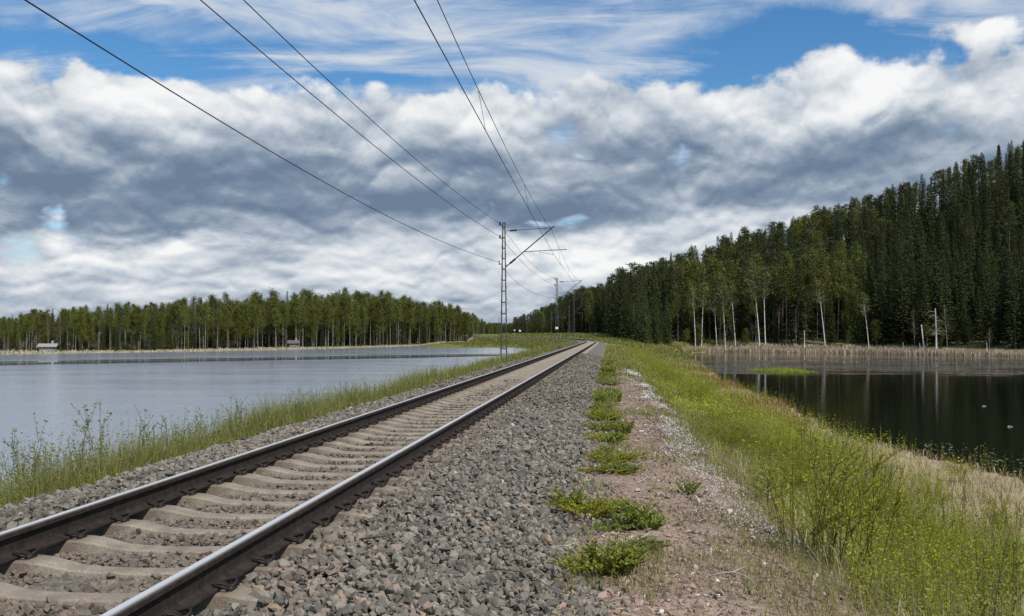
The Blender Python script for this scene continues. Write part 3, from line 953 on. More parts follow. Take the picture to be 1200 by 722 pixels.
def ribbed(buf, a, b, r):
    a = np.array(a, float); b = np.array(b, float)
    n = 17
    pts = [a + (b - a) * i / (n - 1) for i in range(n)]
    tube(buf, pts, [r * (0.55 if i % 2 == 0 else 1.0) for i in range(n)], 8)


def build_mast(zb):
    m = empty('catenary_mast')
    top = 7.55
    wid = lambda z: 0.17 - 0.115 * (z - zb) / (top - zb)
    for sd in (-1, 1):
        for dy_ in (-0.11, 0.11):
            one(beam, 'leg', M['galv'], m, (sd * wid(zb), dy_, zb), (sd * wid(top), dy_ * 0.6, top), 0.045, 0.05)
    z = zb + 0.35; step = 0.68
    while z < top - 0.05:
        w = wid(z); yy = 0.11 - 0.044 * (z - zb) / (top - zb)
        for sg in (-1, 1):
            one(beam, 'batten', M['galv'], m, (-w, sg * (yy + 0.028), z), (w, sg * (yy + 0.028), z), 0.055, 0.008)
        for sg in (-1, 1):
            one(beam, 'side_brace', M['galv'], m, (sg * (w + 0.026), -yy, z), (sg * (w + 0.026), yy, z + 0.30), 0.03, 0.008)
        z += step; step *= 0.985
    one(beam, 'cap_plate', M['galv'], m, (-0.09, 0, top - 0.02), (0.09, 0, top - 0.02), 0.03, 0.17)
    f = Buf(); box(f, (-0.34, -0.34, zb - 0.9), (0.34, 0.34, zb + 0.06)); box(f, (-0.27, -0.27, zb + 0.06), (0.27, 0.27, zb + 0.13))
    link('foundation', f.mesh('foundation', M['concrete']), parent=m)
    one(tube, 'tie_rod', M['arm'], m, [(0.08, 0, 7.06), (2.70, 0, 7.21)], 0.018, 6)
    one(ribbed, 'insulator', M['insul'], m, (0.34, 0, 7.075), (0.74, 0, 7.098), 0.065)
    one(tube, 'cantilever_tube', M['arm'], m, [(0.10, 0, 5.02), (2.85, 0, 7.31)], 0.032, 8)
    one(ribbed, 'insulator', M['insul'], m, (0.34, 0, 5.22), (0.66, 0, 5.486), 0.075)
    one(tube, 'registration_tube', M['arm'], m, [(1.15, 0, 5.88), (3.55, 0, 5.99)], 0.022, 6)
    one(tube, 'steady_arm', M['arm'], m, [(2.03, 0, 5.92), (2.03, 0, 5.74), (2.12, 0, 5.83), (2.83, 0, 5.70)], 0.013, 6)
    one(tube, 'messenger_clamp', M['arm'], m, [(2.67, 0, 7.23), (2.67, 0, 7.14)], 0.03, 6)
    for zz, nm in ((7.48, 'feeder_insulator'), (6.74, 'feeder_insulator')):
        one(tube, 'bracket', M['galv'], m, [(-0.05, 0, zz - 0.08), (-0.24, 0, zz - 0.08)], 0.02, 6)
        one(ribbed, nm, M['insul'], m, (-0.22, 0, zz - 0.10), (-0.22, 0, zz + 0.09), 0.06)
    one(tube, 'bracket', M['galv'], m, [(-0.08, 0, 5.22), (-0.26, 0, 5.18)], 0.018, 6)
    one(ribbed, 'feeder_insulator', M['insul'], m, (-0.26, 0, 5.14), (-0.26, 0, 5.40), 0.03)
    return m


def copy_tree(o, parent=None):
    c = o.copy(); C.objects.link(c); c.parent = parent
    for ch in list(o.children):
        copy_tree(ch, c)
    return c


mast0 = build_mast(-0.62)
mast_labels = ['nearest lattice railway mast at the lake edge with slanted wire arm', 'second lattice railway mast along the track, seen before the dark spruces',
               'third lattice railway mast, grey and small where the track begins to bend', 'fourth lattice mast standing small on the left bend of the track',
               'fifth lattice mast along the far bend, before the distant wood', 'sixth lattice mast, tiny, near the white signal boards', 'farthest lattice mast, a thin line over the distant treetops']
mast_s = [54.3 * k for k in range(1, 8)]
proto_children = list(mast0.children)
for k, s in enumerate(mast_s):
    x, y, h = track_point(s, MAST_T)
    if k == 0:
        o = mast0
    else:
        o = mast0.copy(); C.objects.link(o)
        for ch in proto_children:
            c = ch.copy(); C.objects.link(c); c.parent = o
    o.location = (float(x), float(y), 0); o.rotation_euler = (0, 0, -float(h))
    if k == 1:
        one(beam, 'marker_plate', M['white'], o, (-0.15, -0.17, 1.9), (0.15, -0.17, 1.9), 0.24, 0.01)
    o['label'] = mast_labels[k]; o['category'] = 'mast'; o['group'] = 'lattice masts along the railway'

WS = np.arange(-30, 382, 1.4)


def wire_pts(tfun, zfun):
    x, y, _ = track_point(WS, tfun(WS))
    return np.stack([x, y, zfun(WS)], -1)


def sag(z0, drop):
    def f(s):
        u = (s / SPAN) % 1.0
        return z0 - drop * 4 * u * (1 - u)
    return f


cat = empty('contact_line', (0, 0, 0), label='overhead contact line hung below its messenger wire above the track', cat='overhead wire')
stag = lambda s: -0.07 + 0.75 * np.clip((SPAN - s) / SPAN, 0, 1.4)
zz_m, zz_c = sag(7.18, 0.66), sag(5.69, 0.03)
one(tube, 'messenger_wire', M['wire'], cat, wire_pts(lambda s: stag(s) - 0.16, zz_m), 0.0085, 5, smooth=True)
one(tube, 'contact_wire', M['wire'], cat, wire_pts(stag, zz_c), 0.0095, 5, smooth=True)
for k in range(0, 6):
    for u in (0.13, 0.385, 0.63, 0.87):
        s = (k + u) * SPAN
        x0, y0, _ = track_point(s, stag(s)); x1, y1, _ = track_point(s, stag(s) - 0.16)
        one(tube, 'dropper', M['wire'], cat, [(float(x0), float(y0), float(zz_c(np.float64(s)))), (float(x1), float(y1), float(zz_m(np.float64(s))))], 0.005, 4)
for z0, tt, dr, bl, lab in ((7.50, -3.14, 0.42, 0.25, 'uppermost feeder wire on the lake side of the masts'), (6.76, -3.14, 0.42, 0.12, 'middle feeder wire on the lake side of the masts'),
                        (5.30, -3.17, 0.40, 0.62, 'lowest feeder wire on the lake side, running to the far left')):
    zf = sag(z0, dr)
    b = Buf(); tube(b, wire_pts(lambda s: tt - bl * np.sin(np.clip((s / SPAN) % 1.0, 0, 1) * math.pi), zf), 0.0105, 5)
    link('feeder_wire', b.mesh('feeder_wire', M['wire'], True), label=lab, cat='wire', group='feeder wires of the railway')


# signal boards by the far bend
def signal_board(x, y, z, w, hgt, lab):
    e = empty('signal_board', (x, y, z), label=lab, cat='signal', group='white signal boards by the far bend')
    one(tube, 'post', M['grey_paint'], e, [(0, 0, -0.6), (0, 0, hgt)], 0.06, 8)
    d = Buf()
    ang = np.linspace(0, 2 * math.pi, 17)[:-1]
    V = [(math.cos(a) * w, -0.08, hgt + math.sin(a) * w) for a in ang] + [(math.cos(a) * w, -0.03, hgt + math.sin(a) * w) for a in ang]
    q = [(i, (i + 1) % 16, 16 + (i + 1) % 16, 16 + i) for i in range(16)]
    d.add(V, [(0, i, i + 1) for i in range(1, 15)] + [(16, 16 + i + 1, 16 + i) for i in range(1, 15)], q)
    link('board', d.mesh('board', M['white']), parent=e)
    b2 = Buf(); box(b2, (-w * 0.9, -0.07, hgt - w * 2.6), (w * 0.9, -0.02, hgt - w * 1.1))
    link('lamp_box', b2.mesh('lamp_box', M['black']), parent=e)


signal_board(0.85, 330.0, float(height(0.85, 330.0)), 0.26, 2.35 - float(height(0.85, 330.0)) + 0.1, 'white round signal board at the far bend, the left one')
signal_board(2.75, 335.0, float(height(2.75, 335.0)), 0.36, 2.15 - float(height(2.75, 335.0)) + 0.1, 'larger white round signal board at the far bend, the right one')


# ------------------------------------------------------------------ plants: building blocks
def unit(v):
    return v / (np.linalg.norm(v, axis=-1, keepdims=True) + 1e-9)


def leaves(buf, P, D, L, Wd, tint):
    """rhombic leaves: base P, direction D, length L, half-width Wd"""
    n = len(P)
    D = unit(D)
    r = unit(rng.normal(size=(n, 3)))
    E = unit(np.cross(D, r))
    L = np.broadcast_to(L, (n,))[:, None]; Wd = np.broadcast_to(Wd, (n,))[:, None]
    V = np.stack([P, P + D * L * 0.5 + E * Wd, P + D * L, P + D * L * 0.5 - E * Wd], 1).reshape(-1, 3)
    q = np.arange(n * 4).reshape(n, 4)
    buf.add(V, None, q, np.repeat(np.broadcast_to(tint, (n,)), 4))


def blades(buf, P, H, Wd, lean, tint, droop=0.5):
    """grass blades: two-step bent ribbons ending in a point"""
    n = len(P)
    a = rng.uniform(0, 2 * math.pi, n)
    ld = np.stack([np.cos(a), np.sin(a), np.zeros(n)], -1)
    side = np.stack([-np.sin(a + rng.normal(0, 0.8, n)), np.cos(a), np.zeros(n)], -1); side = unit(side)
    H = np.broadcast_to(H, (n,))[:, None]; Wd = np.broadcast_to(Wd, (n,))[:, None]
    lean = np.broadcast_to(lean, (n,))[:, None]
    up = np.array([0, 0, 1.0])
    p1 = P + up * H * 0.55 + ld * H * lean * 0.35
    p2 = P + up * H * (1.0 - droop * np.minimum(lean, 1.0) * 0.5) + ld * H * lean
    V = np.stack([P - side * Wd * 0.5, P + side * Wd * 0.5, p1 + side * Wd * 0.4, p1 - side * Wd * 0.4, p2], 1).reshape(-1, 3)
    base = np.arange(n)[:, None] * 5
    q = base + np.array([0, 1, 2, 3]); t = base + np.array([3, 2, 4])
    buf.add(V, t, q, np.repeat(np.broadcast_to(tint, (n,)), 5))


def sprouts(stem, leaf, P, H, lean, nleaf, ll, tint, lo=0.2, stem_w=0.006):
    """upright leafy shoots: a thin bent ribbon each, small leaves along it"""
    n = len(P)
    a = rng.uniform(0, 2 * math.pi, n)
    ld = np.stack([np.cos(a), np.sin(a), np.zeros(n)], -1) * (np.broadcast_to(lean, (n,)) * H)[:, None]
    up = np.stack([np.zeros(n), np.zeros(n), H], -1)
    f = lambda u: P + up * u + ld * (u ** 1.6)
    sd = unit(np.stack([rng.normal(size=n), rng.normal(size=n) * 0.3, np.zeros(n)], -1)) * stem_w * 0.5
    p0, p1, p2 = f(0.0), f(0.5), f(1.0)
    V = np.stack([p0 - sd, p0 + sd, p1 + sd * 0.8, p1 - sd * 0.8, p2], 1).reshape(-1, 3)
    base = np.arange(n)[:, None] * 5
    stem.add(V, base + np.array([3, 2, 4]), base + np.array([0, 1, 2, 3]), np.repeat(rng.uniform(0.2, 0.9, n), 5))
    for k in range(nleaf):
        u = (lo + (1.02 - lo) * (k + rng.uniform(0, 1, n)) / nleaf)[:, None]
        q = P + up * u + ld * (u ** 1.6)
        b = rng.uniform(0, 2 * math.pi, n)
        d = np.stack([np.cos(b), np.sin(b), rng.uniform(-0.1, 0.9, n)], -1)
        l = ll * rng.uniform(0.6, 1.25, n)
        leaves(leaf, q, d, l, l * 0.27, np.clip(tint + rng.normal(0, 0.16, n), 0, 1))


def gz(x, y):
    return height(x, y)


def around(s, t):
    x, y, _ = track_point(s, t)
    return x, y


# ------------------------------------------------------------------ grass and thickets (nobody could count these)
def in_view(x, y, m=60):
    px_ = 600 + 1130 * x / np.maximum(y, 0.1)
    return (y > 3) & (px_ > -m) & (px_ < 1200 + m)


g_green, g_dry, g_red = Buf(), Buf(), Buf()
th_stem, th_leaf, vg_stem, vg_leaf = Buf(), Buf(), Buf(), Buf()


def field(s0, s1, t0, t1, n):
    # denser near the camera
    u = rng.uniform(0, 1, n)
    s = s0 * (s1 / s0) ** u
    t = rng.uniform(t0, t1, n)
    x, y = around(s, t)
    k = in_view(x, y)
    return s[k], t[k], x[k], y[k]


# left verge: grass along the foot of the ballast, tall shoots towards the lake
s, t, x, y = field(6.0, 150, -5.0, -2.2, 78000)
keep = (t < -2.28 + (fbm(s * 0.8, s * 0, 3, 61) - 0.5) * 0.7) & (fbm(x * 0.8, y * 0.8, 3, 62) > 0.24)
s, t, x, y = s[keep], t[keep], x[keep], y[keep]
n = len(s)
H = (0.15 + 0.42 * sst(-t, 2.3, 3.0)) * rng.uniform(0.5, 1.35, n) * (0.25 + 1.6 * fbm(x * 0.7, y * 0.7, 3, 63))
blades(g_green, np.stack([x, y, gz(x, y) - 0.02], -1), H, np.maximum(0.006, 0.0006 * y), rng.uniform(0.1, 0.8, n), np.clip(rng.normal(0.54, 0.24, n), 0, 1))
s, t, x, y = field(6.0, 120, -5.4, -2.5, 8500)
n = len(s)
H = rng.uniform(0.3, 0.85, n) * (0.65 + 0.7 * fbm(x * 0.45, y * 0.45, 2, 64)) + 0.10 * sst(-t, 3, 5)
sprouts(vg_stem, vg_leaf, np.stack([x, y, gz(x, y)], -1), H, rng.uniform(0.02, 0.30, n), 9, 0.030, 0.45)
# low mats by the ballast foot
s, t, x, y = field(6.0, 90, -3.0, -2.15, 13000)
k = fbm(x * 0.7, y * 0.7, 3, 66) > 0.48
s, t, x, y = s[k], t[k], x[k], y[k]; n = len(s)
mat_l = Buf()
Pm = np.stack([x, y, gz(x, y) + rng.uniform(0.0, 0.17, n)], -1)
leaves(mat_l, Pm, np.stack([rng.normal(size=n), rng.normal(size=n), rng.uniform(0, 1.5, n)], -1), np.maximum(0.045, 0.0022 * y), np.maximum(0.016, 0.0008 * y), np.clip(rng.normal(0.45, 0.25, n), 0, 1))
# left verge farther on, to where the track bends
s, t, x, y = field(60, 420, -9.0, -2.4, 20000)
n = len(s)
blades(g_green, np.stack([x, y, gz(x, y) - 0.02], -1), rng.uniform(0.2, 0.6, n), 0.0008 * y, rng.uniform(0.1, 0.6, n), np.clip(rng.normal(0.42, 0.2, n), 0, 1))
# right slope: young willow thicket, bright green
s, t, x, y = field(8.0, 200, 4.5, 13.0, 38000)
edge = 4.62 + (fbm(s * 0.5, s * 0, 3, 71) - 0.5) * 0.9 + 0.5 * np.exp(-((s - 10) / 6) ** 2)
near_open = sst(s, 12, 26)                       # the near part of the slope is thinner, with dry grass
dens = (0.16 + 0.84 * np.maximum(near_open, 1 - sst(t, 5.5, 7.2))) * (1 - 0.85 * sst(t, 9.2 + s * 0.02, 12.0 + s * 0.03)) * sst(fbm(x * 0.55, y * 0.4, 3, 72), 0.36, 0.50)
k = (t > edge) & (rng.uniform(size=len(s)) < dens)
s, t, x, y = s[k], t[k], x[k], y[k]; n = len(s)
H = rng.uniform(0.35, 0.95, n) * (0.55 + 0.9 * fbm(x * 0.35, y * 0.35, 2, 73)) * (0.45 + 0.55 * sst(t - 5, 0, 1.4))
far = y > 26
tn = np.clip(0.45 + 1.1 * (fbm(x * 0.4, y * 0.25, 2, 74) - 0.5), 0.1, 0.9)
for m_, nl, ls in ((~far, 14, 0.030), (far, 6, 0.064)):
    sprouts(th_stem, th_leaf, np.stack([x, y, gz(x, y) - 0.02], -1)[m_], H[m_], rng.uniform(0.03, 0.35, m_.sum()), nl, ls, tn[m_], 0.12, 0.007)
# green grass under it
s, t, x, y = field(7.0, 240, 4.6, 12.0, 34000)
edge = 4.25 + (fbm(s * 0.5, s * 0, 3, 71) - 0.5) * 0.9
k = (t > edge) & (rng.uniform(size=len(s)) < (0.10 + 0.9 * np.maximum(sst(s, 14, 28), 1 - sst(t, 5.2, 6.4))) * (1 - 0.6 * sst(t, 8, 10.5)))
s, t, x, y = s[k], t[k], x[k], y[k]; n = len(s)
blades(g_green, np.stack([x, y, gz(x, y) - 0.02], -1), rng.uniform(0.12, 0.42, n) * (1 + 0.25 * sst(y, 40, 120)), np.maximum(0.006, 0.00075 * y), rng.uniform(0.1, 0.8, n), np.clip(rng.normal(0.58, 0.2, n), 0, 1))
# dry grass: the near slope and the shelf down to the pond
s, t, x, y = field(7.0, 170, 5.0, 17.0, 52000)
pd = poly_sdf(x, y, POND)
k = (pd < 0.4) & (rng.uniform(size=len(s)) < np.clip(0.5 + 0.5 * sst(t, 6.5, 8.5) + 0.5 * (1 - sst(s, 12, 20)), 0, 1) * sst(fbm(x * 0.6, y * 0.6, 3, 81), 0.22, 0.42))
s, t, x, y, pd = s[k], t[k], x[k], y[k], pd[k]; n = len(s)
H = rng.uniform(0.12, 0.5, n) * (0.5 + fbm(x * 0.4, y * 0.4, 2, 82))
red = (pd > -3.0) & (fbm(x * 0.22, y * 0.12, 2, 83) > 0.47)
P = np.stack([x, y, gz(x, y) - 0.02], -1)
for m_, bf, l0, l1 in ((~red, g_dry, 0.25, 1.3), (red, g_red, 0.1, 0.5)):
    blades(bf, P[m_], H[m_] * (1.0 if bf is g_dry else 1.2), np.maximum(0.006, 0.0007 * y[m_]), rng.uniform(l0, l1, m_.sum()), np.clip(rng.normal(0.55, 0.22, m_.sum()), 0, 1), 1.0)
# sedge shoots at the water's edge
s, t, x, y = field(14.0, 150, 10.0, 17.5, 9000)
pd = poly_sdf(x, y, POND)
k = (pd > -1.2) & (pd < 1.0)
s, t, x, y = s[k], t[k], x[k], y[k]; n = len(s)
if n:
    sprouts(th_stem, th_leaf, np.stack([x, y, np.maximum(gz(x, y), WATER - 0.05)], -1)[::3], rng.uniform(0.3, 0.9, n)[::3], rng.uniform(0.02, 0.2, len(x[::3])), 7, 0.05, 0.4)
# rough growth in the path and ballast edge
s, t, x, y = field(6.5, 60, 2.7, 5.3, 26000)
k = fbm(x * 1.1, y * 0.7, 3, 91) > 0.60 - 0.18 * sst(t, 3.7, 4.8)
s, t, x, y = s[k], t[k], x[k], y[k]; n = len(s)
blades(g_green, np.stack([x, y, path_z(t) - 0.01], -1), rng.uniform(0.05, 0.18, n), np.maximum(0.005, 0.0006 * y), rng.uniform(0.3, 1.1, n), np.clip(rng.normal(0.5, 0.25, n), 0, 1))
s, t, x, y = field(6.5, 40, 3.1, 5.6, 24000)
k = fbm(x * 1.3, y * 0.9, 3, 93) > 0.52 - 0.14 * sst(t, 3.6, 4.6)
s, t, x, y = s[k], t[k], x[k], y[k]; n = len(s)
blades(g_dry, np.stack([x, y, np.maximum(path_z(t), gz(x, y)) - 0.01], -1), rng.uniform(0.03, 0.13, n), 0.005, rng.uniform(0.8, 2.4, n), np.clip(rng.normal(0.38, 0.22, n), 0, 1), 1.6)
s, t, x, y = field(17, 150, 2.6, 5.2, 15000)
k = ((np.abs(t - 2.95) < 0.42 * sst(s, 16, 30)) & (fbm(x * 0.9, y * 0.5, 3, 97) > 0.40)) | (rng.uniform(size=len(s)) < sst(s, 40, 64))
s, t, x, y = s[k], t[k], x[k], y[k]; n = len(s)
blades(g_green, np.stack([x, y, np.maximum(path_z(t) * (s < 62) - 9 * (s >= 62), gz(x, y)) - 0.02], -1), rng.uniform(0.08, 0.32, n), np.maximum(0.006, 0.0008 * y), rng.uniform(0.2, 0.9, n), np.clip(rng.normal(0.45, 0.22, n), 0, 1))
# land left of the pond, up to the spruces; grass beyond the bend
n0 = 20000
x = rng.uniform(12, 62, n0); y = rng.uniform(110, 300, n0)
pd = poly_sdf(x, y, POND); s_, t_ = to_track(x, y)
k = (pd < 0) & (t_ > 6) & (t_ < 45)
x, y = x[k], y[k]; n = len(x)
blades(g_green, np.stack([x, y, gz(x, y) - 0.03], -1), rng.uniform(0.3, 0.8, n), 0.0009 * y, rng.uniform(0.1, 0.6, n), np.clip(rng.normal(0.42, 0.2, n), 0, 1))
n0 = 16000
s_ = rng.uniform(170, 420, n0); t_ = np.where(rng.uniform(size=n0) < 0.6, rng.uniform(3.2, 26, n0), -rng.uniform(3, 26, n0))
x, y = around(s_, t_)
z = gz(x, y); k = z > WATER + 0.05
x, y, z = x[k], y[k], z[k]; n = len(x)
blades(g_green, np.stack([x, y, z - 0.03], -1), rng.uniform(0.25, 0.7, n), 0.0009 * y, rng.uniform(0.1, 0.6, n), np.clip(rng.normal(0.38, 0.22, n), 0, 1))

link('grass', g_green.mesh('grass', M['grass']), kind='stuff', label='green grass on both banks of the railway', cat='grass')
link('dry_grass', g_dry.mesh('dry_grass', M['drygrass']), kind='stuff', label='straw coloured dry grass on the slope down to the pond', cat='grass')
link('red_sedge', g_red.mesh('red_sedge', M['redsedge']), kind='stuff', label='reddish brown sedge along the near edge of the pond', cat='sedge')
th = link('willow_thicket', th_leaf.mesh('willow_thicket', M['lime']), kind='stuff', label='bright green thicket of young willow shoots on the right bank', cat='thicket')
link('shoots', th_stem.mesh('shoots', M['greenstem']), parent=th, kind='stuff')
vg = link('verge_shoots', vg_leaf.mesh('verge_shoots', M['sprig']), kind='stuff', label='mass of leafy shoots in the verge between track and lake', cat='thicket')
link('shoots', vg_stem.mesh('shoots', M['greenstem']), parent=vg, kind='stuff')
link('ground_cover', mat_l.mesh('ground_cover', M['bush']), kind='stuff', label='low dark green plants along the left foot of the ballast', cat='ground cover')

# white flowers on the right edge of the path
n0 = 9500
u = rng.uniform(0, 1, n0); s = 8.5 * (50 / 8.5) ** u; t = 4.22 + rng.normal(0, 0.24, n0) + 0.25 * np.exp(-((s - 8) / 5) ** 2)
x, y = around(s, t)
k = (fbm(x * 1.4, y * 0.8, 3, 95) > 0.47 + 0.10 * sst(s, 18, 34)) & in_view(x, y)
s, t, x, y = s[k], t[k], x[k], y[k]; n = len(s)
fl = Buf()
leaves(fl, np.stack([x, y, path_z(t) + rng.uniform(0.03, 0.11, n)], -1), np.stack([rng.normal(size=n), rng.normal(size=n), rng.uniform(-0.2, 0.4, n)], -1), np.maximum(0.014, 0.0013 * y), np.maximum(0.006, 0.0006 * y), rng.uniform(0, 1, n))
link('white_flowers', fl.mesh('white_flowers', M['flower']), kind='stuff', label='band of tiny white flowers along the right side of the path', cat='flowers')

# dry reeds along the far shores
def reed_belt(name, pts, n, h0, h1, spread, lab, wide=0.0016, zb=0.0):
    pts = np.array(pts, float)
    seg = np.linalg.norm(np.diff(pts, axis=0), axis=1); cum = np.concatenate([[0], np.cumsum(seg)])
    u = rng.uniform(0, cum[-1], n)
    x = np.interp(u, cum, pts[:, 0]); y = np.interp(u, cum, pts[:, 1])
    off = rng.uniform(0, 1, n) * spread
    y = y + off; x = x + off * 0.3
    z = np.maximum(gz(x, y), WATER - 0.05)
    k = z < WATER + 2.6
    x, y, z = x[k], y[k], z[k]; m = len(x)
    b = Buf()
    hh = rng.uniform(h0, h1, m) * (0.7 + 0.6 * fbm(x * 0.15, y * 0.15, 2, 55))
    blades(b, np.stack([x, y, z], -1), hh, wide * y / 2, rng.uniform(0.02, 0.25, m), np.clip(rng.normal(0.5, 0.25, m), 0, 1))
    link(name, b.mesh(name, M['reed']), kind='stuff', label=lab, cat='reeds')


reed_belt('reeds', [(38, 214), (44, 234), (52, 238), (78, 219.5), (100, 186.5), (128, 158)], 15000, 0.4, 1.2, 9.0, 'belt of pale dry reeds along the far side of the pond')
lx = np.linspace(-150, -8, 40)
reed_belt('reeds', [(float(a), float(np.interp(a, lake_shore_x, lake_shore_y)) - 1.0) for a in lx], 9000, 0.25, 0.7, 12.0, 'thin strip of dry reeds along the far lake shore', 0.0018)
# grassy islet in the pond
n = 2600
a = rng.uniform(0, 6.28, n); r_ = np.sqrt(rng.uniform(0, 1, n)) * (0.65 + 0.7 * vnoise(a * 2.2, a * 0, 3))
x = 32.6 + 3.9 * r_ * np.cos(a); y = 117 + 8.0 * r_ * np.sin(a)
k = vnoise(x * 1.1, y * 0.7, 4) > 0.30
a, r_, x, y = a[k], r_[k], x[k], y[k]; n = len(x)
b = Buf()
blades(b, np.stack([x, y, np.full(n, WATER - 0.1)], -1), rng.uniform(0.15, 0.75, n) * np.clip(1.1 - r_ * 0.7, 0.2, 1), 0.045, rng.uniform(0.1, 0.9, n), np.clip(rng.normal(0.5, 0.25, n), 0, 1))
link('islet_sedge', b.mesh('islet_sedge', M['lime']), kind='stuff', label='tuft of yellow green sedge standing in the pond', cat='sedge')
# lily leaves along the near edge of the pond
n = 170
y = rng.uniform(22, 40, n); x = 16.0 + np.abs(rng.normal(0, 1.0, n)) + rng.uniform(0, 0.6, n)
b = Buf()
for i in range(n):
    if poly_sdf(x[i], y[i], POND) < 0.25: continue
    rr_ = rng.uniform(0.03, 0.075); k = 7
    an = np.arange(k) * 2 * math.pi / k + rng.uniform(0, 6)
    V = [(x[i] + math.cos(q) * rr_, y[i] + math.sin(q) * rr_ * 0.9, WATER + 0.012 + rng.uniform(0, 0.01)) for q in an]
    b.add(V, [(0, j, j + 1) for j in range(1, k - 1)], None, rng.uniform(0, 1))
M['lily'] = leaf_material('lily_leaf', [(0.0, (0.10, 0.14, 0.07)), (1.0, (0.33, 0.38, 0.30))], 0.3, 0.0)
link('lily_leaves', b.mesh('lily_leaves', M['lily']), kind='stuff', label='floating lily leaves by the near pond edge', cat='lily leaves')


# ------------------------------------------------------------------ shrubs, each one a plant of its own
def shrub_variant(h, nst, spread, nleaf, ll, tint, bare=False):
    st, lf = Buf(), Buf()
    for i in range(nst):
        a = rng.uniform(0, 2 * math.pi); ln = rng.uniform(0.15, 1.0) * spread
        hh = h * rng.uniform(0.55, 1.0)
        u = np.linspace(0, 1, 6)
        kx, ky = rng.normal(0, 0.05, 2) * hh
        ox, oy = rng.normal(0, 0.16 * h, 2) if nst > 10 and h > 1 else (0.0, 0.0)
        pts = np.stack([ox + np.cos(a) * (0.05 + ln * u ** 1.3) + kx * np.sin(u * 4), oy + np.sin(a) * (0.05 + ln * u ** 1.3) + ky * np.sin(u * 3), hh * u * (1 - 0.12 * u * ln)], -1)
        tube(st, pts, np.linspace(0.0055, 0.0020, 6), 3, rng.uniform(0.2, 1.0), cap=False)
        tw = [(pts, 0.18)]
        for k in range(rng.integers(2, 5)):
            q = rng.uniform(0.3, 0.85); p0 = pts[0] * (1 - q) + pts[-1] * q
            p0 = np.array([np.interp(q, u, pts[:, c]) for c in range(3)])
            d = unit(np.array([math.cos(a) + rng.normal(0, 0.8), math.sin(a) + rng.normal(0, 0.8), 1.6]))
            p1 = p0 + d * hh * rng.uniform(0.18, 0.36)
            pp = np.stack([p0, (p0 + p1) / 2 + rng.normal(0, 0.01, 3), p1])
            tube(st, pp, [0.0035, 0.0025, 0.0015], 3, rng.uniform(0.3, 1.0), cap=False)
            tw.append((pp, 0.1))
        for pp, lo in tw:
            m = max(3, int(nleaf * (1.0 if len(pp) > 3 else 0.5)))
            q = rng.uniform(lo, 1.02, m); uu = np.linspace(0, 1, len(pp))
            P = np.stack([np.interp(q, uu, pp[:, c]) for c in range(3)], -1)
            bb_ = rng.uniform(0, 6.28, m)
            l = ll * rng.uniform(0.55, 1.25, m)
            leaves(lf, P, np.stack([np.cos(bb_), np.sin(bb_), rng.uniform(0.0, 1.1, m)], -1), l, l * 0.26, np.clip(rng.normal(tint, 0.18, m), 0, 1))
    return st, lf


V_TALL = []
for k in range(5):
    st, lf = shrub_variant(1.2, 40, 0.40, 60, 0.026, 0.48)
    V_TALL.append((st.mesh('stems', M['greenstem'] if k % 5 else M['twig'], True), lf.mesh('foliage', M['lime'])))
V_LOW = []
for k in range(4):
    st, lf = shrub_variant((0.26, 0.20, 0.32, 0.16)[k], (40, 60, 26, 70)[k], (0.34, 0.42, 0.26, 0.40)[k], (22, 16, 30, 10)[k], (0.034, 0.026, 0.030, 0.040)[k], (0.62, 0.55, 0.5, 0.6)[k])
    V_LOW.append((st.mesh('stems', M['twig'], True), lf.mesh('foliage', (M['bush'], M['lime'], M['bush'], M['sprig'])[k])))
V_THIN = []
for k in range(4):
    st, lf = shrub_variant(1.1, 5, 0.22, 26, 0.036, 0.45)
    V_THIN.append((st.mesh('stems', M['twig'], True), lf.mesh('foliage', M['sprig'])))


def shrub(variant, x, y, z, sc, label, group=None, name='willow_shrub', cat='shrub', sq=(1, 1)):
    e = empty(name, (float(x), float(y), float(z)), random.uniform(0, 6.28), label=label, cat=cat, group=group)
    e.scale = (sc * sq[0], sc * sq[0], sc * sq[1])
    link('stems', variant[0], parent=e); link('foliage', variant[1], parent=e)
    return e


def from_px(px_, py_, zg):
    """where the sight line through a point of the 1200 x 722 picture meets a level zg"""
    yy = 1130 * (CAM_Z - zg) / (py_ - 391)
    return (px_ - 600) / 1130 * yy, yy


# low bushes along the edge of ballast and path, front to back
low = [(712, 672, 1.0, 'low green willow bush on the ballast edge, nearest the camera'), (688, 607, 1.15, 'bright leafy low bush on the ballast edge, left half of the second clump'),
       (738, 618, 0.95, 'bright leafy low bush where ballast meets path, right half of the second clump'), (722, 553, 0.95, 'olive low bush on the path edge with a grey twig beside it'),
       (716, 520, 0.85, 'rounded low bush on the ballast edge, third clump from the front'), (708, 494, 1.15, 'wide low bush spreading over the ballast edge beside the pink path'),
       (722, 470, 0.8, 'small low bush at the pink path, behind the wide one'), (714, 452, 1.1, 'dark green low bush halfway along the ballast edge'),
       (712, 438, 1.15, 'dark green low bush far along the ballast edge'), (712, 426, 1.2, 'farthest low bush on the ballast edge before the bend'),
       (806, 572, 0.5, 'tiny faded bush in the middle of the pink path'), (752, 640, 0.55, 'small grey green tuft on the path right of the bright bushes')]
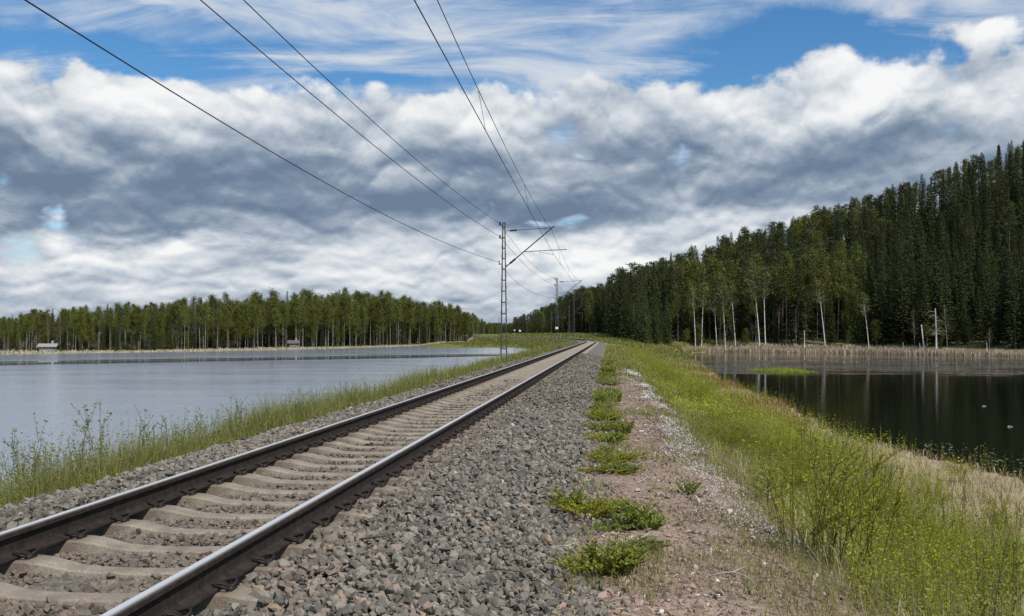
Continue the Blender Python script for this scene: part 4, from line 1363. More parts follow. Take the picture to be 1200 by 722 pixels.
for k, (px_, py_, sc_, lab) in enumerate(low):
    zg = -0.56
    x, y = from_px(px_, py_, zg)
    s_, t_ = to_track(x, y)
    z = float(max(path_z(t_), bed_z(t_))) - 0.02
    shrub(V_LOW[k % 4], x, y, z, sc_ * (1.0 if k < 6 else 1.25), lab, 'low bushes along the ballast edge', 'low_bush', 'bush')
    if k in (0, 1, 2, 5):
        for j in range(2):
            shrub(V_LOW[(k + j + 1) % 4], x + (-1, 1)[j] * random.uniform(0.12, 0.26), y + random.uniform(-0.3, 0.3), z, sc_ * 0.75, 'small leafy offshoot on the ' + ('left', 'right')[j] + ' side of the ' + {0: 'nearest low bush', 1: 'bright bush on the ballast', 2: 'bright bush on the path edge', 5: 'wide bush by the pink path'}[k], 'offshoots of the low bushes', 'low_bush', 'bush')

for k in range(34):
    s_ = 13 * (75 / 13) ** random.random(); t_ = random.gauss(2.95, 0.22)
    x, y = around(s_, t_)
    lab = ('small low bush on the ballast edge, ' + ('near the olive bush' if s_ < 18 else 'beside the wide bush' if s_ < 27 else 'far along') + (', on the stones' if t_ < 2.9 else ', on the path side'))
    shrub(V_LOW[k % 4], x, y, float(max(path_z(t_), bed_z(t_))) - 0.03, random.uniform(0.5, 1.25), lab, 'small bushes along the ballast edge', 'low_bush', 'bush', sq=(1, random.uniform(0.6, 1.1)))
# tall willows on the slope
tall = [(965, 668, 1.15, 'tall airy willow shrub at the foot of the path, right foreground'), (1015, 640, 1.0, 'tall willow shrub right of the path, behind the foreground one'),
        (1130, 722, 1.0, 'willow shrub cut by the bottom edge, right corner'), (1185, 700, 1.15, 'willow shrub at the bottom right corner, against the right edge'),
        (1060, 700, 0.8, 'thin willow shrub in the dry grass, bottom right'), (1172, 628, 1.0, 'olive willow shrub in the dry grass by the right edge'),
        (935, 585, 0.95, 'dense yellow green willow on the slope right of the white flowers'), (985, 560, 1.1, 'round willow shrub on the slope above the dry grass'),
        (890, 540, 0.9, 'yellow green willow halfway up the slope'), (1090, 600, 0.8, 'sparse brownish willow in the dry grass'),
        (860, 500, 1.0, 'bright willow shrub on the slope before the pond inlet'), (930, 520, 0.95, 'bright willow shrub near the reddish sedge'),
        (1195, 560, 1.0, 'olive willow at the pond edge by the right border'), (1120, 565, 0.7, 'small willow at the pond edge with catkin-like shoots'),
        (820, 470, 1.1, 'bright willow shrub far along the slope'), (1040, 655, 0.75, 'slim willow between the dry grass and the path foot')]
for k, (px_, py_, sc_, lab) in enumerate(tall):
    # meet the slope by marching along the sight line
    yy = 6.0
    for _ in range(600):
        x = (px_ - 600) / 1130 * yy; zl = CAM_Z - (py_ - 391) / 1130 * yy
        if zl <= float(gz(x, yy)): break
        yy += 0.08
    shrub(V_TALL[k % 5], x, yy, float(gz(x, yy)) - 0.03, sc_, lab, 'tall willow shrubs on the slope', sq=(1, random.uniform(0.85, 1.1)))
for k in range(70):
    s_ = 14 * (110 / 14) ** random.random(); t_ = random.uniform(5.4, 8.6 + s_ * 0.02)
    x, y = around(s_, t_)
    if not in_view(x, y, 0): continue
    shrub(V_TALL[k % 5], x, y, float(gz(x, y)) - 0.03, random.uniform(0.55, 0.95), ('young willow on the right bank ' + ('abreast of the low bushes' if s_ < 22 else 'before the reddish sedge' if s_ < 38 else 'level with the pond islet' if s_ < 70 else 'far along by the pond inlet') + (', high on the slope' if t_ < 6.8 else ', low on the slope')), 'young willows on the right bank', sq=(1.1, random.uniform(0.7, 1.0)))
for k in range(16):
    px_ = random.uniform(930, 1190)
    s_ = random.uniform(9, 26); t_ = random.uniform(6.2, 11.5)
    x, y = around(s_, t_)
    if not in_view(x, y, 0): continue
    shrub(V_THIN[k % 4], x, y, float(gz(x, y)) - 0.03, random.uniform(0.8, 1.4), ('lone willow rod rising from the dry grass, ' + ('nearest the path foot' if t_ < 7.5 else 'halfway to the pond' if t_ < 9.5 else 'close to the pond') + (', in the foreground' if s_ < 16 else ', farther off')), 'lone willow rods on the slope', 'willow_rod')
# left verge
leftv = [(22, 590, 1.0, 'tall leafy willow rods in the verge at the left edge of the picture'), (118, 560, 1.35, 'tallest thin willow rod of the left verge, standing against the lake'),
         (172, 545, 1.1, 'second tall thin willow rod of the left verge, against the lake'), (60, 580, 0.8, 'leafy willow rods near the left edge, before the lake')]
for k, (px_, py_, sc_, lab) in enumerate(leftv):
    x, y = from_px(px_, py_, -0.75)
    shrub(V_THIN[k % 4], x, y, float(gz(x, y)) - 0.03, sc_, lab, 'tall willow rods of the left verge', 'willow_rod')
for k in range(75):
    s_ = 8.5 * (75 / 8.5) ** random.random(); t_ = -random.uniform(3.0, 4.4)
    x, y = around(s_, t_)
    if not in_view(x, y, 0): continue
    shrub(V_THIN[k % 4], x, y, float(gz(x, y)) - 0.03, random.uniform(0.5, 0.95), ('slender willow shoots between rail and lake, ' + ('nearest the camera' if s_ < 13 else 'a little way along' if s_ < 22 else 'halfway to the first mast' if s_ < 40 else 'close to the first mast') + (', at the ballast edge' if t_ > -3.6 else ', on the lake side')), 'willow shoots in the left verge', 'willow_rod')

# a pine seedling at the path's foot
def seedling():
    st, lf = Buf(), Buf()
    tube(st, [(0, 0, 0), (0.01, 0, 0.3), (0, 0.01, 0.55)], [0.012, 0.009, 0.004], 5)
    for i in range(26):
        z0 = 0.1 + 0.42 * (i / 26); a = i * 2.4; L = 0.34 * (1.1 - z0 * 1.2)
        d = np.array([math.cos(a), math.sin(a), 0.35])
        pts = np.stack([np.array([0, 0, z0]) + d * L * u for u in (0, 0.5, 1.0)])
        tube(st, pts, [0.005, 0.004, 0.002], 3, cap=False)
        m = 60; q = rng.uniform(0.15, 1.05, m)[:, None]
        P = pts[0] + (pts[2] - pts[0]) * q
        leaves(lf, P, d + rng.normal(0, 0.7, (m, 3)), rng.uniform(0.04, 0.075, m), 0.003, rng.uniform(0.4, 1, m))
    return st.mesh('stems', M['twig']), lf.mesh('needles', M['bush'])


sd_m = seedling()
x, y = from_px(898, 592, -0.95)
e = empty('pine_seedling', (x, y, float(gz(x, y)) - 0.02), 0.4, label='small dark green pine seedling right of the white flowers', cat='seedling')
link('stems', sd_m[0], parent=e); link('needles', sd_m[1], parent=e)

# dry sticks on path and ballast
sticks = [(760, 628, 0.42, 0.9, 'pale forked dry stick on the path below the bright bushes'), (655, 618, 0.5, -0.8, 'grey dry stick on the ballast below the bright bushes'),
          (757, 562, 0.28, 0.7, 'short pale stick on the path under the olive bush'), (700, 515, 0.45, -0.5, 'long pale stick on the ballast beside the third bush'),
          (850, 668, 0.4, -0.6, 'dry stick lying at the right side of the path'), (445, 652, 0.4, -0.25, 'thin brown stick lying across the ballast stones'),
          (598, 660, 0.7, -0.55, 'long dark twig half sunk in the ballast'), (800, 610, 0.25, 0.3, 'short dark twig on the pink path'), (745, 590, 0.3, 1.1, 'upright dry twig in the bright bushes')]
for px_, py_, L, a, lab in sticks:
    zg = -0.55 if px_ > 660 else -0.33
    x, y = from_px(px_, py_, zg)
    s_, t_ = to_track(x, y)
    z = float(max(path_z(t_), bed_z(t_))) + 0.045
    b = Buf()
    u = np.linspace(-0.5, 0.5, 6)
    pts = np.stack([u * L, 0.03 * np.sin(u * 9), 0.025 * np.cos(u * 5)], -1)
    tube(b, pts, np.linspace(0.008, 0.004, 6), 5, 0.6)
    tube(b, [pts[3], pts[3] + np.array([0.09, 0.07, 0.03])], [0.005, 0.002], 4, 0.7)
    link('dry_stick', b.mesh('dry_stick', M['deadwood'] if 'dark' not in lab and 'brown' not in lab else M['twig'], True), loc=(x, y, z), rot=(random.uniform(-0.1, 0.1), random.uniform(-0.15, 0.1), a), label=lab, cat='stick')

# two bits of pale drift on the pond
for px_, py_, L, lab in ((1182, 500, 0.24, 'bright white piece of driftwood floating on the dark pond'), (1152, 476, 0.22, 'fainter pale driftwood farther out on the dark pond')):
    x, y = from_px(px_, py_, WATER)
    b = Buf(); tube(b, [(-L / 2, 0, 0), (-L * 0.1, 0.03, 0.015), (L / 2, -0.02, -0.01)], [0.011, 0.015, 0.008], 7, 1.0)
    link('driftwood', b.mesh('driftwood', M['flower'], True), loc=(x, y, WATER + 0.02), label=lab, cat='driftwood')


# ------------------------------------------------------------------ trees
def trunk_pts(h, wob, n=7):
    u = np.linspace(0, 1, n)
    a, b_ = rng.normal(0, wob, 2)
    return np.stack([a * h * u ** 1.5 + 0.02 * h * wob * np.sin(u * 7), b_ * h * u ** 1.5, h * u], -1)


def spruce_tree(h=20.0):
    st, lf = Buf(), Buf()
    P = trunk_pts(h, 0.006)
    tube(st, P, 0.17 * (1 - np.linspace(0, 1, 7)) ** 0.8 + 0.012, 6, cap=False)
    z = h * rng.uniform(0.03, 0.09)
    rmax = h * rng.uniform(0.12, 0.16)
    pb_, pd_, pl, pw, pt = [], [], [], [], []
    while z < h * 0.985:
        f = z / h
        rad_ = rmax * (1 - f) ** 0.92 * (0.72 + 0.28 * min(1, f * 5)) + 0.07
        nb = int(rng.integers(5, 9))
        a0 = rng.uniform(0, 6.28)
        for k in range(nb):
            a = a0 + k * 6.283 / nb + rng.normal(0, 0.2)
            L = rad_ * rng.uniform(0.6, 1.15)
            slope = -0.42 + 0.75 * f + rng.normal(0, 0.08)
            m = max(5, int(L * 9.0))
            u = (np.arange(m) + rng.uniform(0, 1, m)) / m
            x0 = np.interp(f, np.linspace(0, 1, 7), P[:, 0]); y0 = np.interp(f, np.linspace(0, 1, 7), P[:, 1])
            rz = z + L * (slope * u - 0.20 * u * u + 0.22 * u ** 3)
            pb_.append(np.stack([x0 + math.cos(a) * L * u, y0 + math.sin(a) * L * u, rz], -1))
            sgn = np.where(np.arange(m) % 2 == 0, 1.0, -1.0)
            d = np.stack([math.cos(a) - sgn * math.sin(a) * 0.8, math.sin(a) + sgn * math.cos(a) * 0.8, -0.45 - 0.4 * rng.uniform(0, 1, m)], -1)
            pd_.append(d + rng.normal(0, 0.15, (m, 3)))
            pl.append((0.62 - 0.25 * u) * rng.uniform(0.7, 1.2, m) * (0.65 + 0.35 * (1 - f)))
            pt.append(np.clip(0.25 + 0.5 * u + rng.normal(0, 0.18, m), 0, 1))
        z += 0.36 + 0.20 * (1 - f)
    l = np.concatenate(pl)
    leaves(lf, np.concatenate(pb_), np.concatenate(pd_), l, l * 0.30, np.concatenate(pt))
    tp = np.array([[P[-1, 0], P[-1, 1], h * 0.97]] * 6)
    leaves(lf, tp, np.array([[0, 0, 1.0]] * 6) + rng.normal(0, 0.12, (6, 3)), np.full(6, 0.7), 0.06, np.full(6, 0.6))
    return st, lf, M['greybark'], M['spruce']


def pine_tree(h=20.0):
    st, lf = Buf(), Buf()
    P = trunk_pts(h, 0.012)
    tube(st, P, 0.16 * (1 - np.linspace(0, 1, 7)) ** 0.6 + 0.03, 6, cap=False)
    zc = h * rng.uniform(0.46, 0.60)
    n = 54
    for k in range(n):
        f = (k + rng.uniform(0, 1)) / n
        z = zc + (h - zc) * f
        rad_ = h * 0.125 * (math.sin(math.pi * min(1, (f * 0.82 + 0.14))) ** 0.7) * rng.uniform(0.45, 1.2)
        a = rng.uniform(0, 6.28)
        x0 = np.interp(z / h, np.linspace(0, 1, 7), P[:, 0]); y0 = np.interp(z / h, np.linspace(0, 1, 7), P[:, 1])
        p0 = np.array([x0, y0, z - 0.3]); p1 = np.array([x0 + math.cos(a) * rad_, y0 + math.sin(a) * rad_, z + rng.uniform(-0.3, 0.6)])
        tube(st, [p0, (p0 + p1) / 2 + (0, 0, -0.1), p1], [0.04, 0.03, 0.012], 3, cap=False)
        m = 34
        c = p0 + (p1 - p0) * rng.uniform(0.45, 1.08, (m, 1)) + rng.normal(0, 1, (m, 3)) * np.array([0.38, 0.38, 0.20])
        d = rng.normal(0, 0.7, (m, 3)) + np.array([math.cos(a) * 0.5, math.sin(a) * 0.5, 0.7])
        l = rng.uniform(0.28, 0.52, m)
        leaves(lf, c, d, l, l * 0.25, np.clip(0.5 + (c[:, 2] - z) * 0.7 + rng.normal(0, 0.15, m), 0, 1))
    return st, lf, M['pinebark'], M['pine']


def birch_tree(h=18.0, leafy=1.0, lean=0.02, low=0.35, white=True, bark='dullbark'):
    st, lf = Buf(), Buf()
    P = trunk_pts(h, lean)
    uu = np.linspace(0, 1, 7)
    tube(st, P, 0.125 * (1 - uu) ** 0.8 + 0.014, 6, cap=False)
    nb = 58
    for k in range(nb):
        f = low + (0.98 - low) * (k + rng.uniform(0, 1)) / nb
        p0 = np.array([np.interp(f, uu, P[:, c]) for c in range(3)])
        a = rng.uniform(0, 6.28)
        L = h * 0.17 * (1 - ((f - low) / (1 - low))) ** 0.6 * rng.uniform(0.5, 1.15) + 0.4
        d = unit(np.array([math.cos(a), math.sin(a), rng.uniform(0.7, 1.7)]))
        p1 = p0 + d * L * 0.6; p2 = p1 + unit(d + np.array([math.cos(a) * 0.3, math.sin(a) * 0.3, -0.9])) * L * 0.45
        tube(lf if not white else st, [p0, p1, p2], [0.022, 0.013, 0.005], 3, 0.15, cap=False)
        m = int(60 * leafy)
        if m:
            q = rng.uniform(0.25, 1.1, m)[:, None]
            base = np.where(q < 0.6, p0 + (p1 - p0) * q / 0.6, p1 + (p2 - p1) * (q - 0.6) / 0.4)
            c = base + rng.normal(0, 1, (m, 3)) * np.array([0.30, 0.30, 0.34]) * (0.6 + q)
            l = rng.uniform(0.20, 0.40, m)
            leaves(lf, c, rng.normal(0, 1, (m, 3)) + np.array([0, 0, -0.3]), l, l * 0.38, np.clip(rng.normal(0.5, 0.24, m), 0, 1))
        else:
            for j in range(7):
                q0 = p0 + (p2 - p0) * rng.uniform(0.2, 0.95)
                q1 = q0 + unit(rng.normal(0, 0.6, 3) + np.array([math.cos(a) * 0.5, math.sin(a) * 0.5, 0.7])) * rng.uniform(0.4, 1.1)
                tube(lf, [q0, q1], [0.016, 0.007], 3, rng.uniform(0, 1), cap=False)
    return st, lf, M[bark] if white else M['greybark'], (M['birchleaf'] if leafy > 0 else M['browntwig'])


TREES = {'spruce': [], 'pine': [], 'birch': [], 'bare': [], 'alder': [], 'white': []}
BASE_H = {'white': 18.0, 'spruce': 20.0, 'pine': 20.0, 'birch': 18.0, 'bare': 15.0, 'alder': 16.0}


def register(kind, parts):
    st, lf, ms, ml = parts
    TREES[kind].append((st.mesh(kind + '_trunk', ms, True), lf.mesh(kind + '_crown', ml)))


for _ in range(6): register('spruce', spruce_tree())
for _ in range(5): register('pine', pine_tree())
for _ in range(6): register('birch', birch_tree(leafy=random.uniform(0.45, 0.8), low=random.uniform(0.40, 0.56)))
for _ in range(6): register('white', birch_tree(leafy=random.uniform(0.25, 0.42), low=random.uniform(0.55, 0.66), bark='birchbark'))
for _ in range(3): register('bare', birch_tree(15.0, 0.0, 0.03, 0.35))
for _ in range(4): register('alder', birch_tree(16.0, 1.0, 0.02, 0.24, False))
TNAME = {'white': 'birch_tree', 'spruce': 'spruce_tree', 'pine': 'pine_tree', 'birch': 'birch_tree', 'bare': 'bare_birch', 'alder': 'aspen_tree'}


def tree(kind, x, y, z, h, label, group, var=None, tilt=(0, 0), wide=1.0):
    tm = TREES[kind][random.randrange(len(TREES[kind])) if var is None else var]
    e = empty(TNAME[kind], (float(x), float(y), float(z) - 0.15), random.uniform(0, 6.28), label=label, cat='tree', group=group)
    k = h / BASE_H[kind]
    e.scale = (k * wide, k * wide, k)
    e.rotation_euler = (tilt[0], tilt[1], 0) if tilt != (0, 0) else (random.gauss(0, 0.012), random.gauss(0, 0.012), e.rotation_euler[2])
    link('trunk', tm[0], parent=e); link('crown', tm[1], parent=e)
    return e


SKY_LX = [-60, 0, 60, 120, 200, 250, 330, 400, 460, 520, 550, 566, 580]
SKY_LY = [376, 371, 364, 360, 356, 350, 346, 343, 348, 356, 366, 376, 382]
SKY_RX = [590, 598, 620, 640, 660, 690, 720, 760, 800, 850, 900, 950, 1000, 1050, 1100, 1150, 1200, 1260]
SKY_RY = [384, 373, 366, 358, 348, 333, 320, 306, 292, 274, 260, 247, 230, 214, 197, 175, 157, 137]


def pick(ws):
    r_ = random.random() * sum(ws.values())
    for k, w in ws.items():
        r_ -= w
        if r_ <= 0: return k
    return k


counts = {}
mass = []                                             # the rest of the wood, behind: (x, y, z, h, kind)


# ---- left shore
cand = []
for row, d in enumerate((5, 7.5, 10, 13, 16, 20, 24, 29, 35, 42, 50, 60)):
    sp = 2.1 if row < 6 else 3.0
    x = -175.0
    while x < 4:
        x += sp * random.uniform(0.5, 1.5) * (1 if x < -40 else 1.25)
        y = float(np.interp(x, lake_shore_x, lake_shore_y)) + d * 1.35 + random.uniform(-1.5, 1.5)
        pxx = 600 + 1130 * x / y
        if pxx < -40 or pxx > 586: continue
        if abs(pxx - 57) < 17 and row < 3: continue
        if abs(pxx - 344) < 8 and row < 2: continue
        z = float(gz(x, y))
        if z < WATER + 0.1: continue
        ht = CAM_Z + (391 - float(np.interp(pxx, SKY_LX, SKY_LY))) * y / 1130 - z
        h = ht * (random.uniform(0.74, 1.0) if row < 6 else random.uniform(0.80, 1.12))
        conif = 0.34 if pxx < 230 else (0.12 if pxx < 430 else 0.34)
        kind = pick({'birch': 0.70, 'alder': 0.26, 'spruce': conif * 0.6 if row < 5 else 0.75, 'pine': conif * 0.3, 'bare': 0.06})
        if row < 2 and random.random() < 0.16: kind, h = pick({'alder': 0.7, 'spruce': 0.3}), h * random.uniform(0.3, 0.55)
        cand.append((row, x, y, z, max(3.0, h), kind, pxx))
for d in (56, 63, 70, 78, 88, 98):
    x = -190.0
    while x < -2:
        x += random.uniform(1.6, 3.4)
        y = float(np.interp(x, lake_shore_x, lake_shore_y)) + d * 1.3
        pxx = 600 + 1130 * x / y
        if pxx < -60 or pxx > 580: continue
        z = float(gz(x, y))
        h = (CAM_Z + (391 - float(np.interp(pxx, SKY_LX, SKY_LY))) * y / 1130 - z) * random.uniform(0.6, 0.97)
        mass.append((x, y, z, max(4.0, h), pick({'spruce': 0.8, 'alder': 0.3})))
cand.sort(key=lambda c: c[0])
LIM = {'spruce': 70, 'pine': 20, 'birch': 200, 'bare': 20, 'alder': 90}
got = {}
kname = {'spruce': 'spruce', 'pine': 'pine', 'birch': 'pale trunked birch', 'bare': 'leafless birch', 'alder': 'leafy tree'}
plural = {'spruce': 'spruces', 'pine': 'pines', 'birch': 'birches', 'bare': 'leafless birches', 'alder': 'leafy trees'}


def sized(h, mean):
    return 'tall' if h > mean * 1.12 else 'short' if h < mean * 0.8 else 'middling'


for row, x, y, z, h, kind, pxx in cand:
    got[kind] = got.get(kind, 0) + 1
    if row < 6 and got[kind] <= LIM[kind]:
        zn = ('left of the white cabin' if pxx < 40 else 'behind the white cabin' if pxx < 75 else 'right of the white cabin' if pxx < 160 else 'between cabin and grey shed' if pxx < 300
              else 'around the grey shed' if pxx < 390 else 'right of the grey shed' if pxx < 470 else 'at the right end of the far shore')
        rw = 'at the waterline' if row < 2 else 'in the second rank' if row < 4 else 'deeper in the wood'
        tree(kind, x, y, z, h, f'{sized(h, 11 if pxx < 200 else 15)} {kname[kind]} {rw}, {zn}', f'{plural[kind]} of the far lake shore', wide=random.uniform(0.85, 1.2))
    else:
        mass.append((x, y, z, h, kind))

# ---- right hill
cand = []
spc = 3.9
for gx in np.arange(-12, 262, spc):
    for gy in np.arange(175, 520, spc):
        x = gx + random.uniform(-1.7, 1.7); y = gy + random.uniform(-1.7, 1.7)
        pxx = 600 + 1130 * x / y
        if pxx < 596 or pxx > 1235: continue
        s_, t_ = to_track(x, y)
        pd = float(poly_sdf(np.array(x), np.array(y), POND))
        back = -pd
        if t_ < 15 or back < 9 or y < 190: continue
        if pxx < 795 and y < 226 + max(0, (x - 38)) * 0.0: continue
        if pxx < 712 and t_ < 19 + random.uniform(0, 4): continue
        if back > 150 or (pxx < 720 and back > 230): continue
        if back > 50 and random.random() < 0.45: continue
        cand.append((back, x, y, pxx))
rows = []
for back, x, y, pxx in cand:
    z = float(gz(x, y))
    ht = CAM_Z + (391 - float(np.interp(pxx, SKY_RX, SKY_RY))) * y / 1130 - z
    h = random.uniform(15.5, 22.5)
    if back > 90: h = min(h + 2, ht * random.uniform(0.92, 1.05))
    h = min(h, ht * random.uniform(0.76, 1.08))
    if h < 5: continue
    front = back < 24
    if pxx < 715: ws = {'spruce': 0.6, 'pine': 0.5, 'alder': 0.05}
    elif pxx < 792: ws = {'spruce': 1.0} if y < 262 else {'spruce': 0.6, 'pine': 0.5}
    elif pxx < 1010: ws = {'birch': 0.50, 'pine': 0.28, 'spruce': 0.26, 'alder': 0.22, 'bare': 0.06} if back < 40 else {'pine': 0.22, 'spruce': 0.70, 'birch': 0.16}
    else: ws = {'spruce': 0.97, 'birch': 0.03} if back < 60 else {'pine': 0.10, 'spruce': 0.88, 'birch': 0.06}
    kind = pick(ws)
    if pxx > 712 and pxx < 795 and y < 262: h = min(h, random.uniform(10, 14.5))
    if front and pxx > 795 and random.random() < 0.42: h *= random.uniform(0.42, 0.85)
    rows.append((back * (1.0 if pxx > 790 else 0.55), x, y, z, h, kind, pxx))
rows.sort(key=lambda c: c[0])
LIM = {'spruce': 200, 'pine': 95, 'birch': 85, 'bare': 18, 'alder': 45}
got = {}
for back, x, y, z, h, kind, pxx in rows:
    got[kind] = got.get(kind, 0) + 1
    if got[kind] <= LIM[kind]:
        zn = ('beyond the bend of the track' if pxx < 712 else 'in the stand left of the pond' if pxx < 795 else 'left of the white birch pair' if pxx < 880 else 'right of the white birch pair' if pxx < 950
              else 'behind the lone leaning birch' if pxx < 1010 else 'left of the dead trees' if pxx < 1065 else 'behind the dead trees' if pxx < 1110 else 'right of the dead trees' if pxx < 1160 else 'by the right edge')
        rw = 'at the wood edge' if back < 16 else 'in the second rank' if back < 30 else 'farther up'
        tree(kind, x, y, z, h, f'{sized(h, 16)} {kname[kind]} {rw}, {zn}', f'{plural[kind]} of the right hill', wide=random.uniform(0.8, 1.1) if kind != 'spruce' else random.uniform(1.1, 1.5))
    else:
        mass.append((x, y, z, h, kind))

# ---- named birches at the pond's far shore: white trunks, each with its own lean
def at_px(px_, py_, y):
    return (px_ - 600) / 1130 * y


special = [(890, 232, 21.0, (0.02, -0.035), 0, 'birch', 'tallest white birch on the far pond shore, left trunk of the leaning pair'), (897, 231, 20.0, (0.0, -0.055), 1, 'birch', 'white birch on the far pond shore, right trunk of the leaning pair'),
           (862, 233, 17.0, (0.0, -0.075), 2, 'birch', 'single slim white birch leaning left, left of the white pair'), (967, 222, 16.5, (0.0, -0.07), 3, 'birch', 'bright white birch leaning left, right of the white pair'),
           (840, 236, 15.0, (0.0, -0.07), 4, 'birch', 'forked pale birch by the reeds at the left end of the pond'), (815, 238, 15.5, (0, -0.03), 5, 'birch', 'leftmost pale birch beside the pond reeds'),
           (1018, 216, 13.0, (0.0, -0.05), 0, 'birch', 'pale young birch before the dark spruces, left of the dead trees'), (933, 226, 9.5, (0.0, -0.03), 1, 'bare', 'thin crooked bare birch above the reeds, middle of the pond shore'),
           (1072, 208, 9.0, (0.0, -0.06), 2, 'bare', 'leaning bare birch beside the white stump'), (1110, 214, 10.0, (0, -0.03), 0, 'bare', 'bare birch before the spruces right of the dead trees'),
           (822, 240, 16.5, (0, 0.01), 1, 'birch', 'spotted birch behind the reeds at the left end of the pond'), (850, 246, 19.0, (0, -0.03), 3, 'birch', 'tall pale birch between the forked and the slim white birch')]


def on_shore(px_, y, back):
    while True:
        x = at_px(px_, 0, y)
        if float(poly_sdf(np.array(x), np.array(y), POND)) < -back: return x, y
        y += 0.25


for px_, y, h, tl, var, kind, lab in special:
    x, y = on_shore(px_, y - 14, 6.5)
    z = max(float(gz(x, y)), WATER + 0.1)
    tree('white' if kind == 'birch' else kind, x, y, z, h, lab, None, var, tl, wide=1.0)


def snag(px_, y, h, r0, tl, lab, branches=0, mat='white'):
    x, y = on_shore(px_, y - 14, 4.5); z = max(float(gz(x, y)), WATER + 0.1)
    e = empty('dead_tree', (x, y, z - 0.2), label=lab, cat='dead tree', group=None)
    e.rotation_euler = (0, tl, 0)
    b = Buf(); tube(b, [(0, 0, 0), (0.02, 0, h * 0.5), (0, 0.03, h * 0.97), (0.04, 0.0, h)], [r0, r0 * 0.85, r0 * 0.7, r0 * 0.25], 8, 0.8)
    link('trunk', b.mesh('trunk', M['birchbark'] if mat == 'white' else M['deadwood'], True), parent=e)
    for k in range(branches):
        b = Buf(); zz = h * rng.uniform(0.35, 0.98); a = math.pi + rng.normal(0, 0.9) if k % 3 else rng.normal(0, 0.8)
        L = rng.uniform(1.0, 3.2)
        p0 = np.array([0, 0, zz]); p1 = p0 + np.array([math.cos(a) * L * 0.55, math.sin(a) * L * 0.4, L * rng.uniform(-0.1, 0.45)]); p2 = p1 + np.array([math.cos(a) * L * 0.4, 0.1, -L * 0.35])
        tube(b, [p0, p1, p2], [0.05, 0.035, 0.012], 4, rng.uniform(0.2, 1))
        for j in range(3):
            q = p1 + (p2 - p1) * rng.uniform(0, 1); tube(b, [q, q + rng.normal(0, 0.35, 3)], [0.02, 0.008], 3, 0.5)
        link('branch', b.mesh('branch', M['deadwood']), parent=e)


snag(1083, 205, 6.3, 0.17, -0.10, 'thick white broken birch stump at the reeds, leaning left')
snag(1097, 206, 9.8, 0.20, -0.015, 'grey dead tree with tangled bare branches beside the white stump', 16, 'grey')
snag(942.5, 224, 4.9, 0.10, 0.0, 'short straight white birch stump above the reeds, middle of the pond')
snag(1156, 196, 2.6, 0.06, 0.0, 'short pale stump in the reeds near the right edge')
snag(1058, 209, 2.4, 0.05, 0.0, 'short thin stump in the reeds left of the white stump')
snag(1077.5, 203, 2.2, 0.06, 0.0, 'low stump in the reeds just left of the white stump')

# a brown, dried-up spruce among the birches, and a leafless tree high on the hill
for px_, y, h, lab in ((912, 246, 15.0, 'rust brown leafless tree among the birches right of the white pair'), (1176, 300, 19.0, 'brown leafless tree high on the hill near the right edge')):
    x = at_px(px_, 0, y)
    tree('bare', x, y, float(gz(x, y)), h, lab, None, 1, (0.001, 0.01), wide=1.7 if px_ > 1000 else 1.2)

# saplings and bushes along the pond's far shore
for k in range(110):
    px_ = random.uniform(800, 1215); 
    y = random.uniform(196, 250)
    x = at_px(px_, 0, y)
    back = -float(poly_sdf(np.array(x), np.array(y), POND))
    if back < 5 or back > 17: continue
    kind = pick({'birch': 0.5, 'alder': 0.35, 'spruce': 0.3, 'bare': 0.25})
    h = random.uniform(2.5, 6.5)
    e = tree(kind, x, y, float(gz(x, y)), h, {'birch': 'young birch sapling', 'alder': 'leafy sapling', 'spruce': 'small young spruce', 'bare': 'leafless sapling'}[kind] + ' behind the pale reeds of the pond', 'saplings behind the reeds: ' + kind, wide=1.5)
    e.name = {'birch': 'birch_sapling', 'alder': 'leafy_sapling', 'spruce': 'young_spruce', 'bare': 'bare_sapling'}[kind]

# distant wood closing the gap between lake and track, far off
for k in range(1100):
    px_ = random.uniform(540, 640); y = random.uniform(600, 1000)
    x = at_px(px_, 0, y)
    zz_ = float(np.clip(gz(x, y), -3, 0.5))
    h = min(15.0, CAM_Z + random.uniform(8, 13) * y / 1130 - zz_)
    mass.append((x, y, zz_, h, pick({'spruce': 0.8, 'alder': 0.3, 'birch': 0.1})))
for k in range(260):
    px_ = random.uniform(600, 712); y = random.uniform(345, 560)
    x = at_px(px_, 0, y)
    s_, t_ = to_track(x, y)
    if t_ < 15: continue
    z = float(gz(x, y))
    h = min(18.0, CAM_Z + (391 - float(np.interp(px_, SKY_RX, SKY_RY))) * y / 1130 * random.uniform(0.8, 1.04) - z)
    if h > 3: mass.append((x, y, z, h, pick({'spruce': 0.75, 'pine': 0.3, 'alder': 0.1})))
# skirts of the wood to the sides, outside the picture
for k in range(160):
    x = random.uniform(150, 330); y = random.uniform(60, 260)
    if float(poly_sdf(np.array(x), np.array(y), POND)) > -12 or in_view(np.array(x), np.array(y), 25): continue
    mass.append((x, y, float(gz(x, y)), random.uniform(14, 21), pick({'spruce': 0.6, 'pine': 0.4})))
for k in range(140):
    x = random.uniform(-330, -150)
    y = float(np.interp(x, lake_shore_x, lake_shore_y)) + random.uniform(6, 60)
    if in_view(np.array(x), np.array(y), 40): continue
    mass.append((x, y, float(gz(x, y)), random.uniform(9, 15), pick({'birch': 0.6, 'spruce': 0.4})))

